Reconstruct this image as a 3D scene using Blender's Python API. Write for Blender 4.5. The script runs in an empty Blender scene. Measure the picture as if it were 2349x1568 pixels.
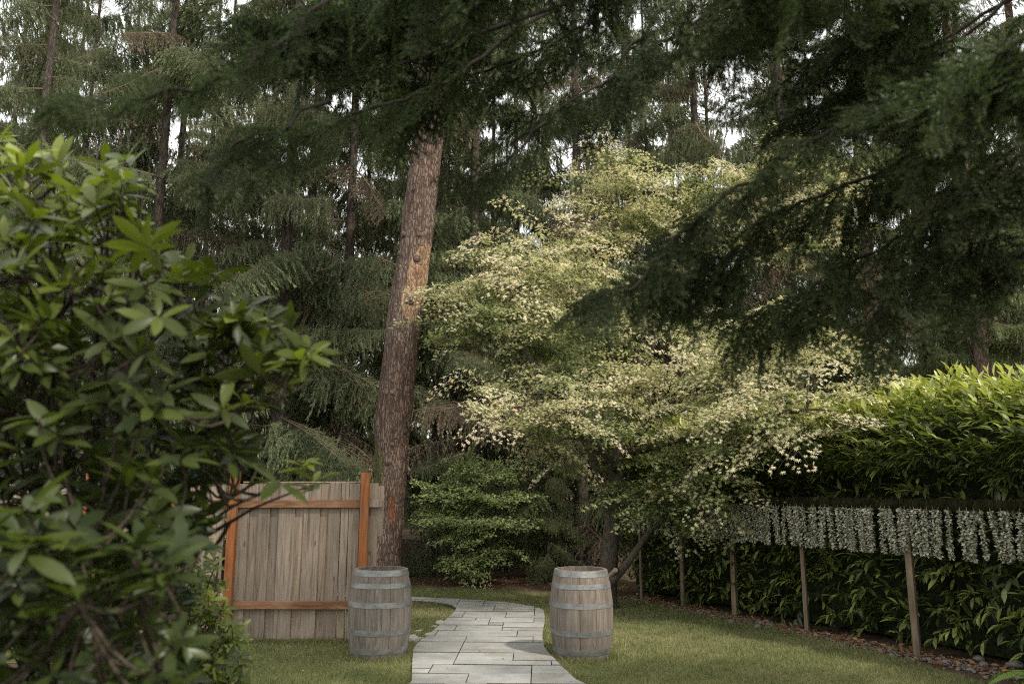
import bpy, bmesh, math, random
import numpy as np
from mathutils import Vector, Matrix, Euler, noise as mnoise

# ------------------------------------------------------------------ camera, sky, sun, exposure
SC = bpy.context.scene
COL = SC.collection
PITCH = math.radians(10.3); CAM_H = 1.8; FPX = 1845.0; CU, CV = 1174.5, 784.0
cam_d = bpy.data.cameras.new('camera'); cam = bpy.data.objects.new('camera', cam_d); COL.objects.link(cam)
cam.location = (0, 0, CAM_H); cam.rotation_euler = (math.pi/2 + PITCH, 0, 0)
cam_d.sensor_width = 36; cam_d.lens = 36*FPX/2349; cam_d.clip_end = 2000; cam_d.clip_start = .05
cam_d.dof.use_dof = True; cam_d.dof.focus_distance = 10.5; cam_d.dof.aperture_fstop = 1.7
SC.camera = cam
SUN_AZ = Vector((0.62, -0.60, 0)).normalized(); SUN_EL = math.radians(49)
sun_dir = Vector((SUN_AZ.x*math.cos(SUN_EL), SUN_AZ.y*math.cos(SUN_EL), math.sin(SUN_EL)))
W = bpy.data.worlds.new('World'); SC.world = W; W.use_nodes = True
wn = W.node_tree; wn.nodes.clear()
sky = wn.nodes.new('ShaderNodeTexSky'); sky.sky_type = 'NISHITA'; sky.sun_disc = False
sky.sun_elevation = SUN_EL; sky.sun_rotation = math.atan2(SUN_AZ.x, SUN_AZ.y)
sky.air_density = 1.0; sky.dust_density = 6.0; sky.ozone_density = 1.0
hs = wn.nodes.new('ShaderNodeHueSaturation'); hs.inputs['Saturation'].default_value = .45   # thin bright overcast
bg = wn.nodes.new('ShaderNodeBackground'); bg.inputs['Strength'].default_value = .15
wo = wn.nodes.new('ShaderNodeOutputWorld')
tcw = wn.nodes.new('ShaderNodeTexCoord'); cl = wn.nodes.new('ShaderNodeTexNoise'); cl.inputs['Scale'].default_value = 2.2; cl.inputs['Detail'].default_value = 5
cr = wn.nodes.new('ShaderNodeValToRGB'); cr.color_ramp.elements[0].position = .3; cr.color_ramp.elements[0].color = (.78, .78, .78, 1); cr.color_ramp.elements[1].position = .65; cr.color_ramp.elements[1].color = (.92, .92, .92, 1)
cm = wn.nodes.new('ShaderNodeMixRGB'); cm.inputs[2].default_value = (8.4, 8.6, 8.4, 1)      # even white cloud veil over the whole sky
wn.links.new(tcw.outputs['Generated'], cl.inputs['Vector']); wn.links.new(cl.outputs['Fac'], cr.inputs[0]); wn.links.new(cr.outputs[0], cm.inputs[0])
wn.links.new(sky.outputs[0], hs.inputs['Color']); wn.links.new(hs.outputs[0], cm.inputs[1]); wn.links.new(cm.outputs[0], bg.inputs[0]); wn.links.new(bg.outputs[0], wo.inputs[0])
sd = bpy.data.lights.new('sun', 'SUN'); sd.energy = 3.3; sd.angle = math.radians(3.0); sd.color = (1, .93, .82)
so = bpy.data.objects.new('sun', sd); COL.objects.link(so); so.rotation_euler = sun_dir.to_track_quat('Z', 'Y').to_euler(); so.location = (10, -10, 20)
vs = SC.view_settings; vs.view_transform = 'Standard'; vs.look = 'None'; vs.gamma = 1; vs.use_curve_mapping = False; vs.exposure = 0.72
SC.render.engine = 'CYCLES'
SC.cycles.max_bounces = 6; SC.cycles.diffuse_bounces = 4; SC.cycles.glossy_bounces = 2; SC.cycles.transmission_bounces = 4
SC.cycles.use_denoising = False; SC.cycles.filter_width = 1.1

# ------------------------------------------------------------------ helpers
rng = np.random.default_rng(7)
R = random.Random(7)
cp_, sp_ = math.cos(PITCH), math.sin(PITCH)
def ray(u, v):
    dx = (u-CU)/FPX; dy = -(v-CV)/FPX
    return np.array((dx, cp_-dy*sp_, sp_+dy*cp_))
def at(u, v, Y):
    d = ray(u, v); return Vector(d*(Y/d[1])+np.array((0, 0, CAM_H)))
def gnd(u, v, z=0.0):
    d = ray(u, v); return Vector(d*((z-CAM_H)/d[2])+np.array((0, 0, CAM_H)))
def proj(P):
    P = np.asarray(P, float).reshape(-1, 3); z = P[:, 2]-CAM_H
    dep = P[:, 1]*cp_+z*sp_; up = -P[:, 1]*sp_+z*cp_
    dd = np.where(dep > .01, dep, .01)
    return np.stack([CU+FPX*P[:, 0]/dd, CV-FPX*up/dd, dep], 1)

def mesh(name, V, F, mats=(), mi=None, smooth=False, tint=None):
    V = np.ascontiguousarray(V, np.float32); F = np.ascontiguousarray(F, np.int32)
    me = bpy.data.meshes.new(name); n, k = F.shape
    me.vertices.add(len(V)); me.vertices.foreach_set('co', V.ravel())
    me.loops.add(n*k); me.loops.foreach_set('vertex_index', F.ravel())
    me.polygons.add(n); me.polygons.foreach_set('loop_start', np.arange(0, n*k, k, dtype=np.int32))
    for m in mats: me.materials.append(m)
    if mi is not None: me.polygons.foreach_set('material_index', np.ascontiguousarray(mi, np.int32))
    me.polygons.foreach_set('use_smooth', np.full(n, bool(smooth)))
    if tint is not None:
        a = me.attributes.new('tint', 'FLOAT', 'POINT'); a.data.foreach_set('value', np.ascontiguousarray(tint, np.float32))
    me.update(calc_edges=True)
    return me
def ob(name, me, parent=None, loc=None, rot=None, scale=None, mat4=None):
    o = bpy.data.objects.new(name, me); COL.objects.link(o)
    if parent is not None: o.parent = parent
    if mat4 is not None: o.matrix_local = mat4
    else:
        if loc is not None: o.location = loc
        if rot is not None: o.rotation_euler = rot
        if scale is not None: o.scale = scale
    return o
def tag(o, label=None, cat=None, group=None, kind=None):
    for k, v in (('label', label), ('category', cat), ('group', group), ('kind', kind)):
        if v: o[k] = v
    return o
def empty(name, loc, label, cat, group=None, rz=0):
    o = ob(name, None, None, loc, (0, 0, rz)); o.empty_display_size = .1
    return tag(o, label, cat, group)
class T:   # triangle soup with material index and tint
    def __init__(s): s.v = []; s.f = []; s.m = []; s.t = []; s.n = 0
    def add(s, V, F, m=0, t=0.5):
        V = np.asarray(V, float); F = np.asarray(F, int)
        if not len(F): return s
        s.v.append(V); s.f.append(F+s.n); s.n += len(V)
        s.m.append(np.full(len(F), m) if np.isscalar(m) else np.asarray(m))
        s.t.append(np.full(len(V), t, float) if np.isscalar(t) else np.asarray(t, float)); return s
    def arr(s): return np.concatenate(s.v), np.concatenate(s.f), np.concatenate(s.m), np.concatenate(s.t)
    def build(s, name, mats, smooth=False):
        v, f, m, t = s.arr(); return mesh(name, v, f, mats, m, smooth, t)
    def put(s, tpl, M, tint=None, tadd=None):
        """merge copies of TPL (arrays) at matrices M (N,4,4)"""
        v, f, m, t = tpl; N = len(M)
        if N == 0: return s
        V = np.einsum('nij,kj->nki', M[:, :3, :3], v)+M[:, None, :3, 3]
        F = f[None]+(np.arange(N)*len(v))[:, None, None]
        tt = np.broadcast_to(t[None], (N, len(v))).copy()
        if tint is not None: tt[:] = np.asarray(tint)[:, None]
        if tadd is not None: tt += np.asarray(tadd)[:, None]
        return s.add(V.reshape(-1, 3), F.reshape(-1, 3), np.tile(m, N), tt.ravel())
def nrm(a): return a/np.maximum(np.linalg.norm(a, axis=-1, keepdims=True), 1e-9)
def frames(P, X, up, S, roll=None):
    """matrices: local +X along X, local +Z near UP"""
    X = nrm(np.asarray(X, float)); up = np.broadcast_to(np.asarray(up, float), X.shape)
    Y = nrm(np.cross(up, X)); Z = np.cross(X, Y)
    if roll is not None:
        c, s = np.cos(roll)[:, None], np.sin(roll)[:, None]; Y, Z = Y*c+Z*s, Z*c-Y*s
    M = np.zeros((len(X), 4, 4)); S = np.broadcast_to(np.asarray(S, float).reshape(-1, 1), (len(X), 1))
    M[:, :3, 0] = X*S; M[:, :3, 1] = Y*S; M[:, :3, 2] = Z*S; M[:, :3, 3] = P; M[:, 3, 3] = 1
    return M
def tube(P, rad, n=6, cap=False):
    P = np.asarray([tuple(p) for p in P], float); k = len(P); rad = np.broadcast_to(np.asarray(rad, float), (k,))
    D = nrm(np.gradient(P, axis=0)); ref = np.array((0, 0, 1.)) if abs(D[:, 2]).mean() < .8 else np.array((1., 0, 0))
    A = nrm(np.cross(D, ref)); B = np.cross(D, A)
    th = np.arange(n)*2*math.pi/n
    V = P[:, None]+rad[:, None, None]*(A[:, None]*np.cos(th)[None, :, None]+B[:, None]*np.sin(th)[None, :, None])
    i = np.arange(k-1)[:, None]*n; j = np.arange(n)[None]; a = i+j; b = i+(j+1) % n
    F = np.concatenate([np.stack([a, b, b+n], -1).reshape(-1, 3), np.stack([a, b+n, a+n], -1).reshape(-1, 3)])
    V = V.reshape(-1, 3)
    if cap:
        F = np.concatenate([F, [[(k-1)*n, (k-1)*n+q, (k-1)*n+q+1] for q in range(1, n-1)]])
    return V, F
def spline(pts, n=24):
    P = np.asarray([tuple(p) for p in pts], float); m = len(P)
    Q = np.concatenate([[2*P[0]-P[1]], P, [2*P[-1]-P[-2]]]); out = []
    for t in np.linspace(0, m-1, n):
        i = min(int(t), m-2); x = t-i; p0, p1, p2, p3 = Q[i:i+4]
        out.append(.5*((2*p1)+(-p0+p2)*x+(2*p0-5*p1+4*p2-p3)*x*x+(-p0+3*p1-3*p2+p3)*x**3))
    return np.array(out)
def inpoly(x, y, poly):
    poly = np.asarray(poly); r = np.zeros(len(x), bool); j = len(poly)-1
    for i in range(len(poly)):
        xi, yi = poly[i]; xj, yj = poly[j]
        c = ((yi > y) != (yj > y)) & (x < (xj-xi)*(y-yi)/((yj-yi) or 1e-12)+xi); r ^= c; j = i
    return r
def rdir(n): return nrm(rng.normal(size=(n, 3)))

# ------------------------------------------------------------------ materials
class NT:
    def __init__(s, name):
        s.m = bpy.data.materials.new(name); s.m.use_nodes = True; s.t = s.m.node_tree; s.t.nodes.clear()
    def n(s, typ, **kw):
        o = s.t.nodes.new(typ)
        for k, v in kw.items():
            if k in ('op',): o.operation = v
            elif hasattr(o, k): setattr(o, k, v)
        return o
    def l(s, a, b): s.t.links.new(a, b)
    def pos(s, scale=(1, 1, 1), obj=False, rnd=False):
        if obj: src = s.n('ShaderNodeTexCoord').outputs['Object']
        else: src = s.n('ShaderNodeNewGeometry').outputs['Position']
        mp = s.n('ShaderNodeMapping'); mp.inputs['Scale'].default_value = scale; s.l(src, mp.inputs['Vector'])
        if rnd:
            oi = s.n('ShaderNodeObjectInfo'); k = s.n('ShaderNodeMath', op='MULTIPLY'); k.inputs[1].default_value = 57.0
            s.l(oi.outputs['Random'], k.inputs[0]); s.l(k.outputs[0], mp.inputs['Location'])
        return mp.outputs[0]
    def noise(s, vec, scale=5, detail=4, rough=.55, dist=0):
        o = s.n('ShaderNodeTexNoise'); o.inputs['Scale'].default_value = scale; o.inputs['Detail'].default_value = detail
        o.inputs['Roughness'].default_value = rough; o.inputs['Distortion'].default_value = dist; s.l(vec, o.inputs['Vector']); return o.outputs['Fac']
    def ramp(s, fac, stops):
        o = s.n('ShaderNodeValToRGB'); e = o.color_ramp.elements
        while len(e) < len(stops): e.new(.5)
        for q, (p, c) in zip(e, stops): q.position = p; q.color = (*c, 1) if len(c) == 3 else c
        s.l(fac, o.inputs[0]); return o.outputs[0]
    def math(s, op, a, b):
        o = s.n('ShaderNodeMath', op=op)
        for i, x in enumerate((a, b)):
            if isinstance(x, (int, float)): o.inputs[i].default_value = x
            else: s.l(x, o.inputs[i])
        return o.outputs[0]
    def mix(s, fac, a, b, typ='MIX'):
        o = s.n('ShaderNodeMixRGB'); o.blend_type = typ
        for i, x in ((0, fac), (1, a), (2, b)):
            if isinstance(x, (int, float)): o.inputs[i].default_value = x
            elif isinstance(x, tuple): o.inputs[i].default_value = (*x, 1)
            else: s.l(x, o.inputs[i])
        return o.outputs[0]
    def tint(s):
        o = s.n('ShaderNodeAttribute'); o.attribute_name = 'tint'; return o.outputs['Fac']
    def rand(s): return s.n('ShaderNodeObjectInfo').outputs['Random']
    def out(s, col, rough=.8, spec=.3, bump=None, bstr=.3, bdist=.01, transl=0, tcol=None, metal=0):
        b = s.n('ShaderNodeBsdfPrincipled')
        if isinstance(col, tuple): b.inputs['Base Color'].default_value = (*col, 1)
        else: s.l(col, b.inputs['Base Color'])
        if isinstance(rough, (int, float)): b.inputs['Roughness'].default_value = rough
        else: s.l(rough, b.inputs['Roughness'])
        b.inputs['Specular IOR Level'].default_value = spec; b.inputs['Metallic'].default_value = metal
        if bump is not None:
            bp = s.n('ShaderNodeBump'); bp.inputs['Strength'].default_value = bstr; bp.inputs['Distance'].default_value = bdist
            s.l(bump, bp.inputs['Height']); s.l(bp.outputs[0], b.inputs['Normal'])
        sh = b.outputs[0]
        if transl:
            tr = s.n('ShaderNodeBsdfTranslucent'); tc = tcol if tcol is not None else col
            if isinstance(tc, tuple): tr.inputs[0].default_value = (*tc, 1)
            else: s.l(tc, tr.inputs[0])
            mx = s.n('ShaderNodeMixShader'); mx.inputs[0].default_value = transl; s.l(sh, mx.inputs[1]); s.l(tr.outputs[0], mx.inputs[2]); sh = mx.outputs[0]
        o = s.n('ShaderNodeOutputMaterial'); s.l(sh, o.inputs[0]); return s.m

def leaf_mat(name, stops, rough=.5, spec=.3, transl=.3, boost=(1.3, 1.5, .8), nscale=0.0, namp=0.0):
    k = NT(name); t = k.tint()
    if namp:
        t = k.math('ADD', t, k.math('MULTIPLY', k.math('SUBTRACT', k.noise(k.pos(), nscale, 2), .5), namp))
    c = k.ramp(t, stops); tc = k.mix(1.0, c, boost, 'MULTIPLY')
    return k.out(c, rough, spec, transl=transl, tcol=tc)
M = {}
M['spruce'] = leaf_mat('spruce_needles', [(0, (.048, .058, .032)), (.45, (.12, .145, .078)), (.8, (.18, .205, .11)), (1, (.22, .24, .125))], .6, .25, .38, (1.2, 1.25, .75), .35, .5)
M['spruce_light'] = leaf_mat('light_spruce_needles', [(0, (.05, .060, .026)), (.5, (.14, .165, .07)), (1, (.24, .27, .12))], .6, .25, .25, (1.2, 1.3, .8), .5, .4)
M['deadtwig'] = leaf_mat('dead_twigs', [(0, (.05, .036, .025)), (.5, (.14, .105, .072)), (1, (.25, .20, .15))], .9, .1, .05, (1, 1, 1), .5, .4)
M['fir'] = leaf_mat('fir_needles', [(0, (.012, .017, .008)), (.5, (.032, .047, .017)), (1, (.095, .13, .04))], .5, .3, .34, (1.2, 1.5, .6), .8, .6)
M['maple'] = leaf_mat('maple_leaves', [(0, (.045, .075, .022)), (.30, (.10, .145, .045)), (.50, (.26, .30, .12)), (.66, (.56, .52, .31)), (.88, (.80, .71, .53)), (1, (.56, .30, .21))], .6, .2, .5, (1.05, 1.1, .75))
M['vine'] = leaf_mat('vine_maple_leaves', [(0, (.09, .115, .045)), (.5, (.235, .28, .115)), (1, (.35, .385, .16))], .55, .3, .3, (1.1, 1.35, .7))
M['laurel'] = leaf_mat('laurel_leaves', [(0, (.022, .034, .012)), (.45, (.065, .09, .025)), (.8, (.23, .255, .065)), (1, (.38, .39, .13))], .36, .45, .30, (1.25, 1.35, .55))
M['rhodo'] = leaf_mat('rhododendron_leaves', [(0, (.017, .026, .009)), (.45, (.058, .076, .015)), (.8, (.128, .152, .026)), (1, (.19, .215, .038))], .36, .26, .33, (1.3, 1.5, .5))
def bark(name, c0, c1, c2, sx=9, sz=2.2, bstr=.9, trunk=False):
    k = NT(name); p = k.pos((sx, sx, sz)); n1 = k.noise(p, 1.0, 8, .68, 1.2); n2 = k.noise(k.pos((1.2, 1.2, .6)), 1, 4); n3 = k.noise(k.pos((sx*2.2, sx*2.2, sz*2.6)), 1.0, 5, .7, .5)
    vo = k.n('ShaderNodeTexVoronoi'); vo.feature = 'DISTANCE_TO_EDGE'; vo.inputs['Scale'].default_value = 2.0; k.l(k.mix(.16, p, k.mix(1.0, k.n('ShaderNodeTexNoise').outputs['Color'], (6., 6., 6.), 'MULTIPLY'), 'ADD'), vo.inputs['Vector'])
    fur = k.math('MULTIPLY', k.ramp(n1, [(.36, (0, 0, 0)), (.48, (1, 1, 1))]), k.ramp(vo.outputs['Distance'], [(0, (.25, .25, .25)), (.16, (1, 1, 1))])); c = k.ramp(n3, [(.30, c0), (.5, c1), (.72, c2)])
    c = k.mix(k.ramp(n2, [(.35, (0, 0, 0)), (.7, (.6, .6, .6))]), c, c2 if not trunk else (.165, .128, .105))
    c = k.mix(k.math('MULTIPLY', k.math('SUBTRACT', 1.0, fur), .7), c, tuple(x*.4 for x in c0)); h = k.math('ADD', k.math('MULTIPLY', n3, .35), k.math('MULTIPLY', fur, .7))
    if trunk:
        sz_ = k.n('ShaderNodeSeparateXYZ'); k.l(k.pos(), sz_.inputs[0]); up = k.math('MULTIPLY', k.math('MINIMUM', k.math('MAXIMUM', k.math('MULTIPLY', k.math('SUBTRACT', sz_.outputs['Z'], 3.2), .30), 0.0), 1.0), .55); c = k.mix(up, c, k.mix(1.0, c, (1.75, 1.95, 2.05), 'MULTIPLY'))   # smoother grey bark higher up
        def mask(attr, w=.9, ns=7, sc=(6, 6, 2)):
            o = k.n('ShaderNodeAttribute'); o.attribute_name = attr
            f = k.math('ADD', o.outputs['Fac'], k.math('MULTIPLY', k.math('SUBTRACT', k.noise(k.pos(sc), ns, 5, .65), .5), w)); return k.math('MULTIPLY', k.ramp(f, [(.47, (0, 0, 0)), (.53, (1, 1, 1))]), k.math('GREATER_THAN', o.outputs['Fac'], .02))
        wood = k.noise(k.pos((22, 22, 2)), 1, 6, .65, 1)
        c = k.mix(mask('scar', .9, 2.2), c, k.ramp(wood, [(.3, (.13, .075, .045)), (.5, (.27, .17, .105)), (.72, (.43, .32, .225))]))
        c = k.mix(mask('inner', .9, 2.2), c, k.ramp(wood, [(.3, (.08, .034, .02)), (.7, (.20, .09, .05))]))
        c = k.mix(mask('moss', 1.2, 4, (5, 5, 5)), c, k.ramp(k.noise(k.pos(), 60, 4), [(.3, (.035, .034, .014)), (.7, (.12, .11, .045))]))
    return k.out(c, .92, .15, h, bstr, .03)
M['ptrunk'] = bark('scarred_pine_bark', (.040, .023, .016), (.098, .058, .042), (.175, .122, .098), 14, 3.4, 1.0, True)
M['bark'] = bark('pine_bark', (.045, .028, .02), (.13, .082, .06), (.25, .19, .155), 13, 4.5)
M['sbark'] = bark('spruce_bark', (.03, .023, .017), (.07, .054, .041), (.125, .107, .088), 12, 3)
M['rbark'] = bark('reddish_bark', (.06, .035, .024), (.15, .09, .065), (.26, .20, .165), 14, 4)
M['mbark'] = bark('maple_bark', (.03, .024, .018), (.07, .056, .042), (.13, .115, .09), 20, 6, .4)
M['firbark'] = bark('fir_bark', (.012, .010, .008), (.03, .025, .019), (.065, .056, .044), 30, 30, .2)
M['twig'] = bark('twig_bark', (.02, .015, .011), (.045, .034, .024), (.09, .07, .05), 30, 30, .2)

# ------------------------------------------------------------------ ground, lawn, path
PATH_L = [(285, 1478), (290, 1290), (300, 1200), (330, 1150), (390, 1100), (470, 1030), (550, 960), (620, 900), (675, 845), (690, 820), (650, 793), (560, 772), (400, 755), (265, 745)]
PATH_R = [(1770, 1478), (1640, 1350), (1540, 1250), (1485, 1170), (1468, 1100), (1470, 1040), (1487, 960), (1490, 900), (1478, 832), (1430, 811), (1300, 785), (1100, 757), (850, 740), (600, 727), (400, 718), (265, 713)]
def pv(q): return gnd((950+q[0]/3.614)/1.0898, (1300+q[1]/3.614)/1.0898)
pl = [pv(q)[:2] for q in PATH_L]; pr = [pv(q)[:2] for q in PATH_R]
pl = [(pl[0][0]-.15, 4.0), (pl[0][0]-.03, 6.5)] + [tuple(p) for p in pl] + [(-3.4, 14.1), (-6.0, 13.6)]
pr = [(1.9, 4.0), (1.2, 6.6)] + [tuple(p) for p in pr] + [(-3.3, 15.35), (-6.0, 14.9)]
PATH = np.array(pl+pr[::-1])
def ngon(name, pts, z, m, kind=None):
    bm = bmesh.new(); f = bm.faces.new([bm.verts.new((x, y, z)) for x, y in pts]); f.normal_update()
    if f.normal.z < 0: f.normal_flip()
    bmesh.ops.triangulate(bm, faces=bm.faces[:]); me = bpy.data.meshes.new(name); bm.to_mesh(me); bm.free(); me.materials.append(m)
    return tag(ob(name, me), kind=kind)
k = NT('forest_floor'); p = k.pos(); n1 = k.noise(p, 14, 8, .7); n2 = k.noise(p, 1.1, 3)
M['soil'] = k.out(k.mix(n2, k.ramp(n1, [(.3, (.03, .02, .013)), (.55, (.10, .062, .04)), (.75, (.19, .12, .08))]), (.06, .045, .028)), .95, .1, n1, .8, .03)
def lawn_col(k, amp):
    p = k.pos(); big = k.noise(p, .55, 3); mid = k.noise(p, 2.6, 4); f = k.math('ADD', k.math('ADD', k.math('MULTIPLY', big, .45), k.math('MULTIPLY', mid, .35)), k.math('MULTIPLY', k.noise(p, 17, 4, .7), .35)); f = k.math('SUBTRACT', f, .015)
    return k.ramp(f, [(.42, (.080, .105, .036)), (.56, (.135, .148, .060)), (.72, (.26, .235, .13))])
k = NT('lawn'); c = lawn_col(k, 1); n = k.noise(k.pos((1, 1, 1)), 55, 5, .7)
M['lawn'] = k.out(k.mix(k.ramp(n, [(.35, (.75, .75, .75)), (.65, (0, 0, 0))]), c, (.05, .055, .02)), .9, .1, n, .8, .02)
k = NT('grass_blades'); c = lawn_col(k, 1); c = k.mix(k.ramp(k.tint(), [(0, (0, 0, 0)), (1, (.75, .75, .75))]), c, (.33, .30, .15))
M['grass'] = k.out(c, .6, .25, transl=.35, tcol=k.mix(1.0, c, (1.2, 1.3, .7), 'MULTIPLY'))
gx = np.concatenate([np.linspace(-220, -12, 12), np.linspace(-10, 10, 41), np.linspace(12, 220, 12)]); gy = np.concatenate([np.linspace(-60, 2, 6), np.linspace(3, 30, 55), np.linspace(34, 320, 14)])
GX, GY = np.meshgrid(gx, gy); GZ = np.zeros_like(GX)
far = np.clip((GY-17)/10, 0, 1); GZ += far*.15*np.sin(GX*1.3)*np.cos(GY*.7)
nx, ny = len(gx), len(gy); a = (np.arange(ny-1)[:, None]*nx+np.arange(nx-1)[None]).ravel()
tag(ob('ground', mesh('ground', np.stack([GX, GY, GZ], -1).reshape(-1, 3), np.stack([a, a+1, a+1+nx, a+nx], 1), [M['soil']], smooth=True)), kind='structure')
LAWN = [tuple(gnd(u, v)[:2]) for u, v in ((700, 1340), (920, 1345), (1050, 1348), (1180, 1356), (1300, 1363), (1420, 1372), (1500, 1384), (1568, 1394), (1688, 1416), (1852, 1455), (1980, 1488), (2105, 1522), (2349, 1590))]
LAWN = LAWN+[(6.6, 4.5), (6.6, 1.0), (-2.2, 1.0), (-2.3, 6.5), (-3.2, 8.6), (-9, 9.3), (-9, 15.8)]
lr = random.Random(3); L2 = []
for i in range(len(LAWN)):      # ragged mown edge
    x0, y0 = LAWN[i]; x1, y1 = LAWN[(i+1) % len(LAWN)]; nseg = max(1, int(math.hypot(x1-x0, y1-y0)/.25))
    for q in range(nseg): L2.append((x0+(x1-x0)*q/nseg+lr.uniform(-.03, .03), y0+(y1-y0)*q/nseg+lr.uniform(-.03, .03)))
LAWN = L2
ngon('lawn', LAWN, .006, M['lawn'], 'structure')
k = NT('path_joint'); n = k.noise(k.pos(), 40, 4); M['joint'] = k.out(k.ramp(n, [(.3, (.045, .040, .033)), (.7, (.11, .096, .076))]), .95, .1)
path = ngon('path', PATH, .012, M['joint'], 'structure')
k = NT('bluestone'); p = k.pos((1, 1, 1), False, True); n1 = k.noise(p, 2.2, 6, .65); n2 = k.noise(p, 26, 5, .7)
c = k.ramp(n1, [(.3, (.165, .167, .161)), (.5, (.248, .248, .236)), (.72, (.325, .32, .303))]); c = k.mix(k.math('MULTIPLY', k.rand(), .45), c, (.17, .155, .135))
c = k.mix(k.ramp(n2, [(.5, (0, 0, 0)), (.8, (.35, .35, .35))]), c, (.15, .14, .12))
st = k.noise(k.pos((1, 1, 1)), 1.7, 5, .7); c = k.mix(k.ramp(st, [(.5, (0, 0, 0)), (.72, (.6, .6, .6))]), c, (.13, .115, .09))
M['slab'] = k.out(c, .78, .3, n2, .25, .006)
def clip(poly, x0, x1, y0, y1):
    for ax, s, lim in ((0, 1, x0), (0, -1, x1), (1, 1, y0), (1, -1, y1)):
        out = []
        for i in range(len(poly)):
            a, b = poly[i-1], poly[i]; ia = s*(a[ax]-lim) >= 0; ib = s*(b[ax]-lim) >= 0
            if ia != ib:
                t = (lim-a[ax])/(b[ax]-a[ax]); out.append((a[0]+(b[0]-a[0])*t, a[1]+(b[1]-a[1])*t))
            if ib: out.append(b)
        poly = out
        if len(poly) < 3: return []
    return poly
def slabs():
    r = random.Random(11); g = .2; ox, oy = -6.3, 4.0; nx, ny = 48, 58; used = np.zeros((nx, ny), bool)
    sizes = [(3, 2), (4, 1), (3, 1), (2, 2), (4, 2), (3, 2), (5, 1), (3, 1), (4, 1), (3, 3), (2, 1), (5, 2)]
    ca, sa = math.cos(-.035), math.sin(-.035)
    rot = [(x*ca+y*sa, -x*sa+y*ca) for x, y in PATH]
    for j in range(ny):
        for i in range(nx):
            if used[i, j]: continue
            r.shuffle(sizes)
            for w, h in sizes+[(2, 1), (1, 1)]:
                if i+w <= nx and j+h <= ny and not used[i:i+w, j:j+h].any(): break
            else: w = h = 1
            used[i:i+w, j:j+h] = True
            e = .003+r.random()*.0015
            pts = clip(rot, ox+i*g+e, ox+(i+w)*g-e, oy+j*g+e*2, oy+(j+h)*g-e*2)
            if len(pts) < 3: continue
            ar = abs(sum(pts[q-1][0]*pts[q][1]-pts[q][0]*pts[q-1][1] for q in range(len(pts))))/2
            if ar < .006: continue
            pts = [(x*ca-y*sa, x*sa+y*ca) for x, y in pts]
            cx = sum(q[0] for q in pts)/len(pts); cy = sum(q[1] for q in pts)/len(pts)
            bm = bmesh.new(); zt = .030+r.uniform(-.004, .004); tx, ty = r.uniform(-.006, .006), r.uniform(-.006, .006)
            lo = [bm.verts.new((x-cx, y-cy, .0)) for x, y in pts]
            mi = [bm.verts.new((x-cx, y-cy, zt-.011+tx*(x-cx)+ty*(y-cy))) for x, y in pts]
            def shrink(x, y):
                dx, dy = x-cx, y-cy; l = max(math.hypot(dx, dy), .05); return dx*(1-.002/l), dy*(1-.005/l)
            hi = []
            for x, y in pts:
                sx, sy = shrink(x, y); hi.append(bm.verts.new((sx, sy, zt+tx*sx+ty*sy)))
            n = len(pts)
            try:
                bm.faces.new(hi)
                for q in range(n):
                    bm.faces.new((lo[q], lo[(q+1) % n], mi[(q+1) % n], mi[q])).material_index = 1; bm.faces.new((mi[q], mi[(q+1) % n], hi[(q+1) % n], hi[q])).material_index = 1
            except Exception: pass
            bmesh.ops.recalc_face_normals(bm, faces=bm.faces[:])
            me = bpy.data.meshes.new('slab'); bm.to_mesh(me); bm.free(); me.materials.append(M['slab']); me.materials.append(M['joint'])
            ob('slab', me, path, (cx, cy, .013))
slabs()
BARRELS = []
def grass():
    n = 620000; x = rng.uniform(-5.6, 6.4, n); y = rng.uniform(7.0, 16.3, n)
    deep = inpoly(x, y, PATH)
    for dx, dy in ((.035, 0), (-.035, 0), (0, .05), (0, -.05)): deep &= inpoly(x+dx, y+dy, PATH)
    keep = inpoly(x, y, LAWN) & ~deep & (rng.random(n) < np.minimum(1, (8.2/y)**1.7))
    x, y = x[keep], y[keep]; nb = len(x)
    ex, ey = [], []
    for bx, by in ((gnd(868, 1519).x*1.03, gnd(868, 1519).y+.29), (gnd(1335, 1521).x*1.03, gnd(1335, 1521).y+.29)):
        a = rng.uniform(0, 6.283, 2600); r_ = .285+np.abs(rng.normal(0, .05, 2600)); ex.append(bx+np.cos(a)*r_); ey.append(by+np.sin(a)*r_)
    ex.append(rng.uniform(-4, -1.5, 5000)); ey.append(10.0-np.abs(rng.normal(0, .05, 5000)))
    x = np.concatenate([x]+ex); y = np.concatenate([y]+ey); n = len(x)
    h = rng.uniform(.018, .046, n)*(1+.35*np.sin(x*7.3+np.sin(y*5))*np.sin(y*9.1)); h[nb:] *= rng.uniform(1.0, 2.1, n-nb); az = rng.uniform(0, 6.283, n); w = rng.uniform(.0022, .0042, n)*(y/9)**.5; le = rng.uniform(.1, 1.0, n)*h; la = rng.uniform(0, 6.283, n)
    V = np.zeros((n, 3, 3)); V[:, 0] = np.stack([x-np.cos(az)*w, y-np.sin(az)*w, np.full(n, .004)], 1); V[:, 1] = np.stack([x+np.cos(az)*w, y+np.sin(az)*w, np.full(n, .004)], 1)
    V[:, 2] = np.stack([x+np.cos(la)*le, y+np.sin(la)*le, h+.006], 1)
    t = np.repeat(np.clip(rng.normal(.3, .3, n), 0, 1), 3)
    o = ob('grass', mesh('grass', V.reshape(-1, 3), np.arange(n*3).reshape(-1, 3), [M['grass']], tint=t))
    tag(o, 'short mown lawn grass with dry yellow patches', 'grass', kind='stuff')
grass()

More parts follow.
